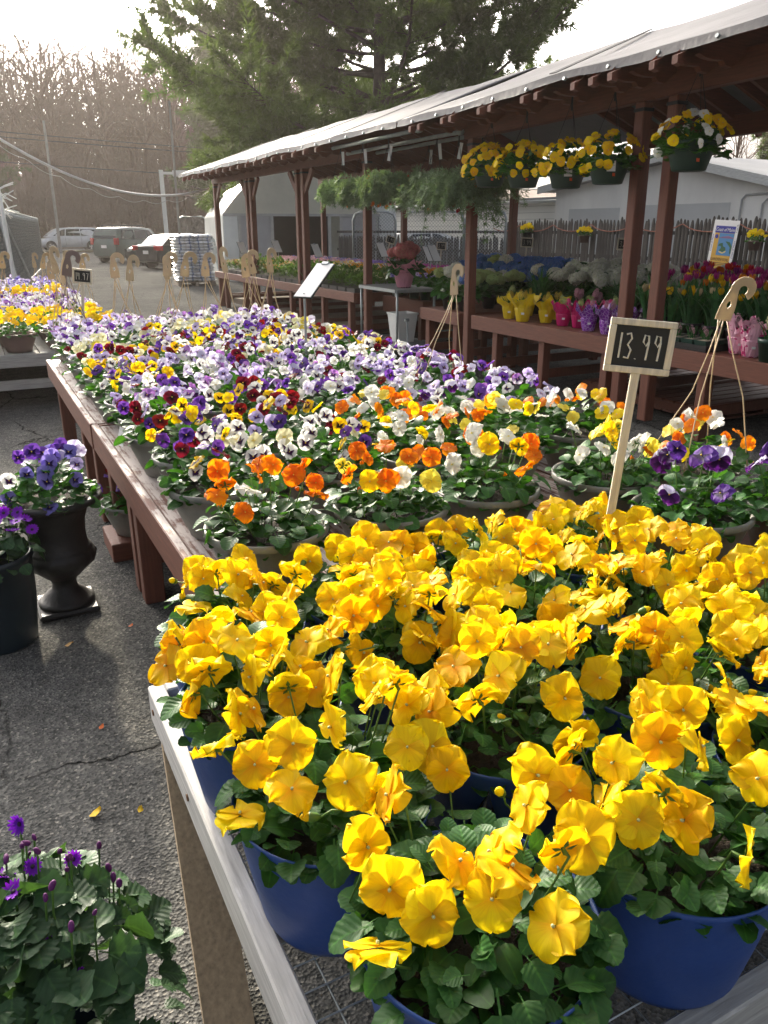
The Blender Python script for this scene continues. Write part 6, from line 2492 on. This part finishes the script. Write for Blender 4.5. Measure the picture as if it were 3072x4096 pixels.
BLM = [blooms(k, 110, .48, .26, .14) for k in range(3)]
FC = {k: petal_mat('bedding_' + k, c, c, .1, .5, trans=.3) for k, c in (('pink', (.62, .36, .42)), ('apricot', (.60, .33, .10)), ('cream', (.65, .62, .35)), ('violet', (.28, .17, .58)), ('magenta', (.48, .05, .34)), ('white', (.7, .7, .66)), ('yellow', (.75, .52, .03)), ('blue', (.16, .18, .5)), ('orange', (.7, .3, .02)))}
TRAY = MB().box((0, 0, 0), (.52, .28, .06)).mesh('tray', BLACKPOT)
rd = random.Random(71)
plan = {0: [None, None, 'yellow', None, 'cream', None], 1: ['apricot', 'cream', 'apricot', None], 2: ['pink', 'cream', 'apricot', 'white'], 3: ['pink', 'orange', 'violet', 'violet'], 4: ['violet', 'magenta', 'violet', 'blue']}
k = 0
for r_ in range(4):
    for c_ in range(22):
        x, y = 4.96 + .54 * r_, 10.45 + .315 * c_
        far_ = c_ > 11
        if r_ == 0:
            col = None if not far_ else ('apricot', None, 'cream')[c_ % 3]
        elif r_ == 1:
            col = (None, 'cream', None, None)[c_ % 4] if not far_ else ('apricot', 'cream')[c_ % 2]
        elif r_ == 2:
            col = ('orange', 'white', 'yellow', None)[c_ % 4] if not far_ else 'pink'
        else:
            col = ('magenta', 'magenta', 'violet', 'violet')[c_ // 3 % 4] if not far_ else ('pink', 'blue')[c_ % 2]
        t = thing('plant_flat', 'flat of %s bedding plants, %s row from the rail, %s tray from the cart' % ((col + ' flowering') if col else 'leafy green', ORD[r_], ORD[c_]), 'plant tray', (x, y, .738), 0, 'bedding flats on the far bench')
        new_obj('tray', TRAY, t)
        f = new_obj('foliage', PATCH[rd.randrange(3)], t, (.02, .01, .05), None, (1, 1, rd.uniform(.9, 1.9) if r_ < 2 else 1.3))
        f['kind'] = 'stuff'
        if col:
            f = om(new_obj('blooms', BLM[rd.randrange(3)], t, (.02, .01, .06 + (.06 if r_ > 1 else 0))), FC[col])
            f['kind'] = 'stuff'
        k += 1
# potted rows standing behind, in blue pots, and bushy green plants on the dark bench end
for i in range(5):
    t = pansy_basket('pansy_pot', 'violet pansies in a blue pot behind the cart, %s from the aisle' % ORD[i], (5.55 + .3 * i, 10.15 - .12 * i, .70), ['blue_violet', 'lavender'], 16, 5200 + i, 'violet pansies behind the cart', low=True)
for i in range(10):
    t = thing('leafy_pot', 'leafy green primrose pot on the dark bench end, %s place' % ORD[i], 'potted plant', (5.5 + .2 * (i % 5), 9.35 + .3 * (i // 5), .698), i, 'leafy pots behind the cart')
    new_obj('pot', POTS['green'], t)
    new_obj('foliage', HYF[i % 2], t, (0, 0, .1), None, (.9, .9, .8))['kind'] = 'stuff'

# ---------------------------------------------------------------- hanging baskets
HB = lathe_pot('pot', [(.085, 0), (.098, .004), (.125, .09), (.14, .14), (.146, .142), (.146, .162), (.136, .162), (.12, .12)], GREENPOT, 32)


def wires(t, r, z0, top, n=3, m=None):
    b = MB()
    for k in range(n):
        a = k * 2 * pi / n + .4
        b.tube([(cos(a) * r, sin(a) * r, z0), (cos(a) * .012, sin(a) * .012, top - .05), (0, 0, top)], .0028, 4)
    b.tube([(0, 0, top - .07), (0, 0, top + .03)], .007, 6)
    b.build('hanger', m or BLACKM, t)


def hanging_pansies(label, loc, mix, n, seed, top, card=False):
    rd = random.Random(seed)
    t = thing('hanging_basket', label, 'hanging basket', loc, 0, 'yellow hanging baskets under the beam')
    t.scale = (1.22, 1.22, 1.22)
    top /= 1.22
    new_obj('pot', HB, t)
    MB().lathe([(.13, .14), (.02, .15)], 16, cap0=False).build('soil', SOIL, t)
    f = new_obj('foliage', FOL[seed % 4], t, (0, 0, .12), (0, 0, seed), (1.12, 1.12, 1.35))
    f['kind'] = 'stuff'
    f = new_obj('foliage', FOL[(seed + 1) % 4], t, (0, 0, .075), (0, 0, seed + 2), (1.25, 1.25, .9))
    f['kind'] = 'stuff'
    for i in range(n):
        a = rd.uniform(0, 6.28)
        th = rd.uniform(.0, 1.95)
        d = Vector((cos(a) * sin(th), sin(a) * sin(th), cos(th)))
        p = Vector((d.x * .235, d.y * .235, .13 + d.z * (.19 if d.z > 0 else .12)))
        nn = (d + Vector((rd.gauss(-.1, .4), rd.gauss(-.3, .4), rd.gauss(0, .3))))
        o = new_obj('flower', FL_MID[rd.randrange(8)], t, p, face_mat(nn, rd.gauss(0, .3)).to_euler(), rd.uniform(.75, 1.0))
        set_variety(o, rd.choice(mix))
    wires(t, .14, .16, top)
    if card:
        MB().box((-.028, -.0008, -.04), (.028, .0008, .04)).build('price_label', PAPER, t, loc=(-.085, -.115, .11), rot=(radians(-15), 0, radians(-35)))
    MB().box((-.009, -.0008, -.011), (.009, .0008, .011)).build('orange_tag', ORTAG, t, loc=(-.05, -.107, .055), rot=(radians(-15), 0, radians(-25)))
    return t


YY = ['yellow', 'deep_yellow', 'yellow']
hanging_pansies('yellow hanging basket at the shelter end post, farthest of the yellow ones', (4.83, 6.98, 2.0), YY, 85, 31, .62)
hanging_pansies('yellow hanging basket second from the shelter end post', (4.83, 6.42, 1.97), YY, 85, 32, .64)
hanging_pansies('yellow hanging basket with a white label, third from the end post', (4.83, 5.80, 1.94), YY, 50, 33, .70, True)
hanging_pansies('yellow hanging basket right beside the double red post', (4.83, 5.28, 1.95), YY, 55, 34, .70, True)
hanging_pansies('yellow and white hanging basket in front of the double red post', (4.83, 4.44, 2.0), YY + ['white', 'white'], 42, 35, .70)

# grey-green lotus vines
lt = MB()
rdl = random.Random(2)
for k in range(9):
    a, e = rdl.uniform(0, 6.28), rdl.uniform(-.2, 1.2)
    d = Vector((cos(a) * cos(e), sin(a) * cos(e), sin(e)))
    s = d.cross(Vector((0, 0, 1))).normalized()
    lt.add([d * .004 + s * .003, d * .004 - s * .003, d * .032 - s * .002, d * .038, d * .032 + s * .002], [(0, 1, 2, 3, 4)], [.2, .2, .6, .9, .6])


def lotus(label, loc, seed, top, R=.30, trail=.35, red=8):
    rd = random.Random(seed)
    t = thing('lotus_vine_basket', label, 'hanging basket', loc, 0, 'grey lotus vine baskets')
    new_obj('pot', HB, t)
    xf = []
    st = MB()
    for i in range(230):
        a = rd.uniform(0, 6.28)
        L = rd.uniform(.2, 1.0)
        p = Vector((cos(a) * .05, sin(a) * .05, .14))
        d = Vector((cos(a), sin(a), rd.uniform(.1, 1.3))).normalized()
        n = 9
        tot = R * rd.uniform(.75, 1.3) + (trail * rd.random() if rd.random() < .35 else 0)
        pts = [p.copy()]
        for j in range(n):
            d = (d + Vector((rd.gauss(0, .12), rd.gauss(0, .12), -.24))).normalized()
            p = p + d * tot / n
            pts.append(p.copy())
            for m_ in range(1):
                xf.append(face_mat(d + Vector((rd.gauss(0, .4), rd.gauss(0, .4), rd.gauss(.2, .4))), rd.uniform(0, 6), p + Vector((rd.gauss(0, .01), rd.gauss(0, .01), rd.gauss(0, .01))), rd.uniform(1.1, 1.9)))
        st.tube(pts, .0022, 3, cap=False)
    st.build('stems', STEMG, t)['kind'] = 'stuff'
    new_obj('foliage', merged('foliage', [lt], xf, LOTL, False), t)['kind'] = 'stuff'
    for i in range(red):
        a = rd.uniform(0, 6.28)
        q = Vector((cos(a) * R * rd.uniform(.6, .95), sin(a) * R * rd.uniform(.6, .95), rd.uniform(-.15, .2)))
        om(new_obj('flower', RANH[0], t, q, (rd.random(), rd.random(), 0), (.5, .5, 1.1)), RC[3 if i % 2 else 1])
    wires(t, .14, .16, top)
    c = MB()
    for x0 in (0, 1):
        c.box((-.018, -.001 + x0 * .003, -.16), (.018, .0 + x0 * .003, 0))
    c.build('care_tag', PAPER, t, loc=(.02, -.02, top - .04), rot=(rd.gauss(0, .1), rd.gauss(0, .15), radians(-30)))
    return t


for i, (x, y, z, R, tr_, top, red) in enumerate(((4.55, 9.95, 1.98, .24, .12, .6, 1), (4.55, 9.3, 1.96, .25, .12, .6, 1), (4.55, 8.62, 1.98, .29, .15, .56, 12), (4.85, 8.05, 1.95, .28, .2, .58, 6), (4.85, 7.6, 1.90, .28, .5, .6, 6), (5.25, 7.75, 1.98, .26, .4, .55, 4), (5.25, 8.9, 2.0, .26, .2, .55, 3))):
    lotus('grey-green lotus vine basket under the steel pipes, %s from the far shelter' % ORD[i], (x, y, z), 40 + i, top, R, tr_, red)

# ---------------------------------------------------------------- fence pots, soil bag poster, wire
rd = random.Random(91)
for i, (y, z, m) in enumerate(((16.25, 1.38, BLACKPOT), (14.15, 1.32, BROWNPOT), (9.72, 1.25, BROWNPOT))):
    t = thing('fence_pot', ['small black fence pot of yellow pansies, nearest the wire panels', 'small brown fence pot of yellow pansies behind the white hydrangeas', 'brown fence pot of yellow pansies beside the soil poster'][i], 'potted plant', (12.42, y, z))
    t.scale = (1.1, 1.1, 1.1)
    om(new_obj('pot', POTS['black'], t, None, None, (1.15, 1.15, 1.0)), m)
    new_obj('foliage', FOL_FAR[i], t, (0, 0, .12), None, (.8, .8, 1.1))['kind'] = 'stuff'
    for p in dome_points(rd, 16, .15, .1, .2, .03):
        o = new_obj('flower', FL_LOW[rd.randrange(6)], t, p, face_mat((-.7, -.5, .4 + rd.gauss(0, .3))).to_euler(), 1.0)
        set_variety(o, 'yellow')
b = MB()
y = 7.6
pts = []
while y < 17.2:
    for q in sag((12.54, y, 1.70), (12.54, y + 1.3, 1.68), .13, 8)[:-1]:
        pts.append(q)
    y += 1.3
b.tube(pts, .012, 5)
tag(b.build('orange_cord', mat('rust_cord', (.28, .10, .06), .7, .2, 5)), 'rust orange cord looped along the top of the stockade fence', 'cord')
ps = thing('soil_bag_poster', 'white soil bag with a blue and gold panel pinned to the fence', 'poster', (12.50, 10.5, .88), radians(-90), rot=(radians(-2), radians(3), radians(-90)))
FLAT = lambda n, c: mat(n, c, .4, .05, 8)
PB, PG, PS, PN = FLAT('poster_blue', (.035, .04, .30)), FLAT('poster_gold', (.62, .36, .05)), FLAT('poster_sea', (.08, .25, .48)), FLAT('poster_green', (.03, .12, .05))
MB().bbox((-.28, -.004, 0), (.28, 0, .88), .002).build('bag', PAPER, ps)
def pan(nm, m, x0, x1, z0, z1, k):
    MB().box((x0, -.004 - .0012 * k, z0), (x1, -.0045 - .0012 * (k - 1), z1)).build(nm, m, ps)
pan('gold_panel', PG, -.215, .215, .03, .76, 1)
pan('blue_band', PB, -.22, .22, .66, .78, 2)
pan('sea_picture', PS, -.11, .215, .27, .655, 3)
b = MB()
b.add([(-.10, -.0085, .58), (.0, -.0085, .60), (.10, -.0085, .615), (.21, -.0085, .585), (.21, -.0085, .57), (-.10, -.0085, .57)], [(0, 1, 2, 3, 4, 5)])
b.build('far_hills', FLAT('poster_hill', (.25, .13, .25)), ps)
for poly, m, d in (([(-.08, .47), (0, .49), (.02, .43), (.08, .41), (.09, .36), (.03, .33), (-.06, .35), (-.02, .40), (-.03, .43), (-.09, .43)], PN, .0088), ([(.05, .52), (.15, .51), (.21, .44), (.21, .30), (.18, .32), (.17, .42), (.1, .48)], PN, .0088),
                   ([(-.05, .345), (.03, .322), (.1, .36), (.095, .33), (.03, .30), (-.06, .325)], FLAT('poster_sand', (.7, .55, .2)), .0086)):
    MB().add([(x, -d, z) for x, z in poly], [tuple(range(len(poly)))]).build('island', m, ps)
text('Coast of Maine', .088, PAPER, ps, (0, -.0085, .715), (radians(90), 0, 0), .0005, shear=.25, sx=.78)
text('GARDEN SOIL', .072, FLAT('poster_brown', (.13, .05, .03)), ps, (-.01, -.0075, .195), (radians(90), 0, 0), .0005, sx=.9)
text('Coast of Maine', .05, PB, ps, (.25, -.0055, .38), (radians(90), radians(-90), 0), .0005, shear=.2)
text('Coast of Maine', .05, PB, ps, (-.25, -.0055, .48), (radians(90), radians(-90), 0), .0005, shear=.2)
text('1 cu. ft.', .05, FLAT('poster_dark', (.05, .05, .06)), ps, (.25, -.0055, .75), (radians(90), radians(-90), 0), .0005)
MB().tube([(-.165, -.0065, .595), (-.165, -.0095, .595)], .036, 18).build('round_logo', PB, ps)
for i in range(3):
    pan('small_print', FLAT('poster_print%d' % i, (.16, .08, .03)), -.20, .18 - .05 * i, .128 - .028 * i, .142 - .028 * i, 2)

# ---------------------------------------------------------------- fallen petals and leaves on the asphalt
rd = random.Random(5)
LIT = [mat('dry_leaf_tan', (.42, .24, .06), .8, .2, 30), mat('fallen_yellow_petal', (.7, .45, .01), .7, .1, 30), mat('fallen_orange_bit', (.65, .14, .02), .7, .1, 30)]
lab = ['fallen tan leaf lying on the asphalt beyond the urn', 'curled tan leaf on the asphalt in front of the urn', 'yellow petal lying on the asphalt left of the wooden leg', 'small yellow petal on the asphalt near the wooden leg', 'orange scrap on the asphalt beside the red bench leg', 'orange crumb on the asphalt before the wire bench']
for i, (x, y, m) in enumerate(((.28, 5.0, 0), (.12, 3.05, 0), (.07, 1.98, 1), (.20, 1.93, 1), (.38, 3.1, 2), (.16, 2.4, 2))):
    p = petal(0, .035 if i < 3 else .02, .8, i, .8, .3, .003, 4, 4)
    tag(p.build('fallen_leaf' if m == 0 else 'fallen_petal', LIT[m], loc=(x, y, .003), rot=(0, 0, rd.uniform(0, 6)), smooth=True), lab[i], 'litter')

# ---------------------------------------------------------------- evening haze
hz = MB().box((-130, -55, -1.0), (240, 175, 27.0))
hm = bpy.data.materials.new('thin_haze')
hm.use_nodes = True
ht = hm.node_tree
ht.nodes.remove(ht.nodes['Principled BSDF'])
pv = ht.nodes.new('ShaderNodeVolumePrincipled')
pv.inputs['Color'].default_value = (1.0, .92, .86, 1)
pv.inputs['Density'].default_value = .0005
pv.inputs['Anisotropy'].default_value = .55
ht.links.new(pv.outputs[0], ht.nodes['Material Output'].inputs['Volume'])
tag(hz.build('haze', hm), kind='stuff')
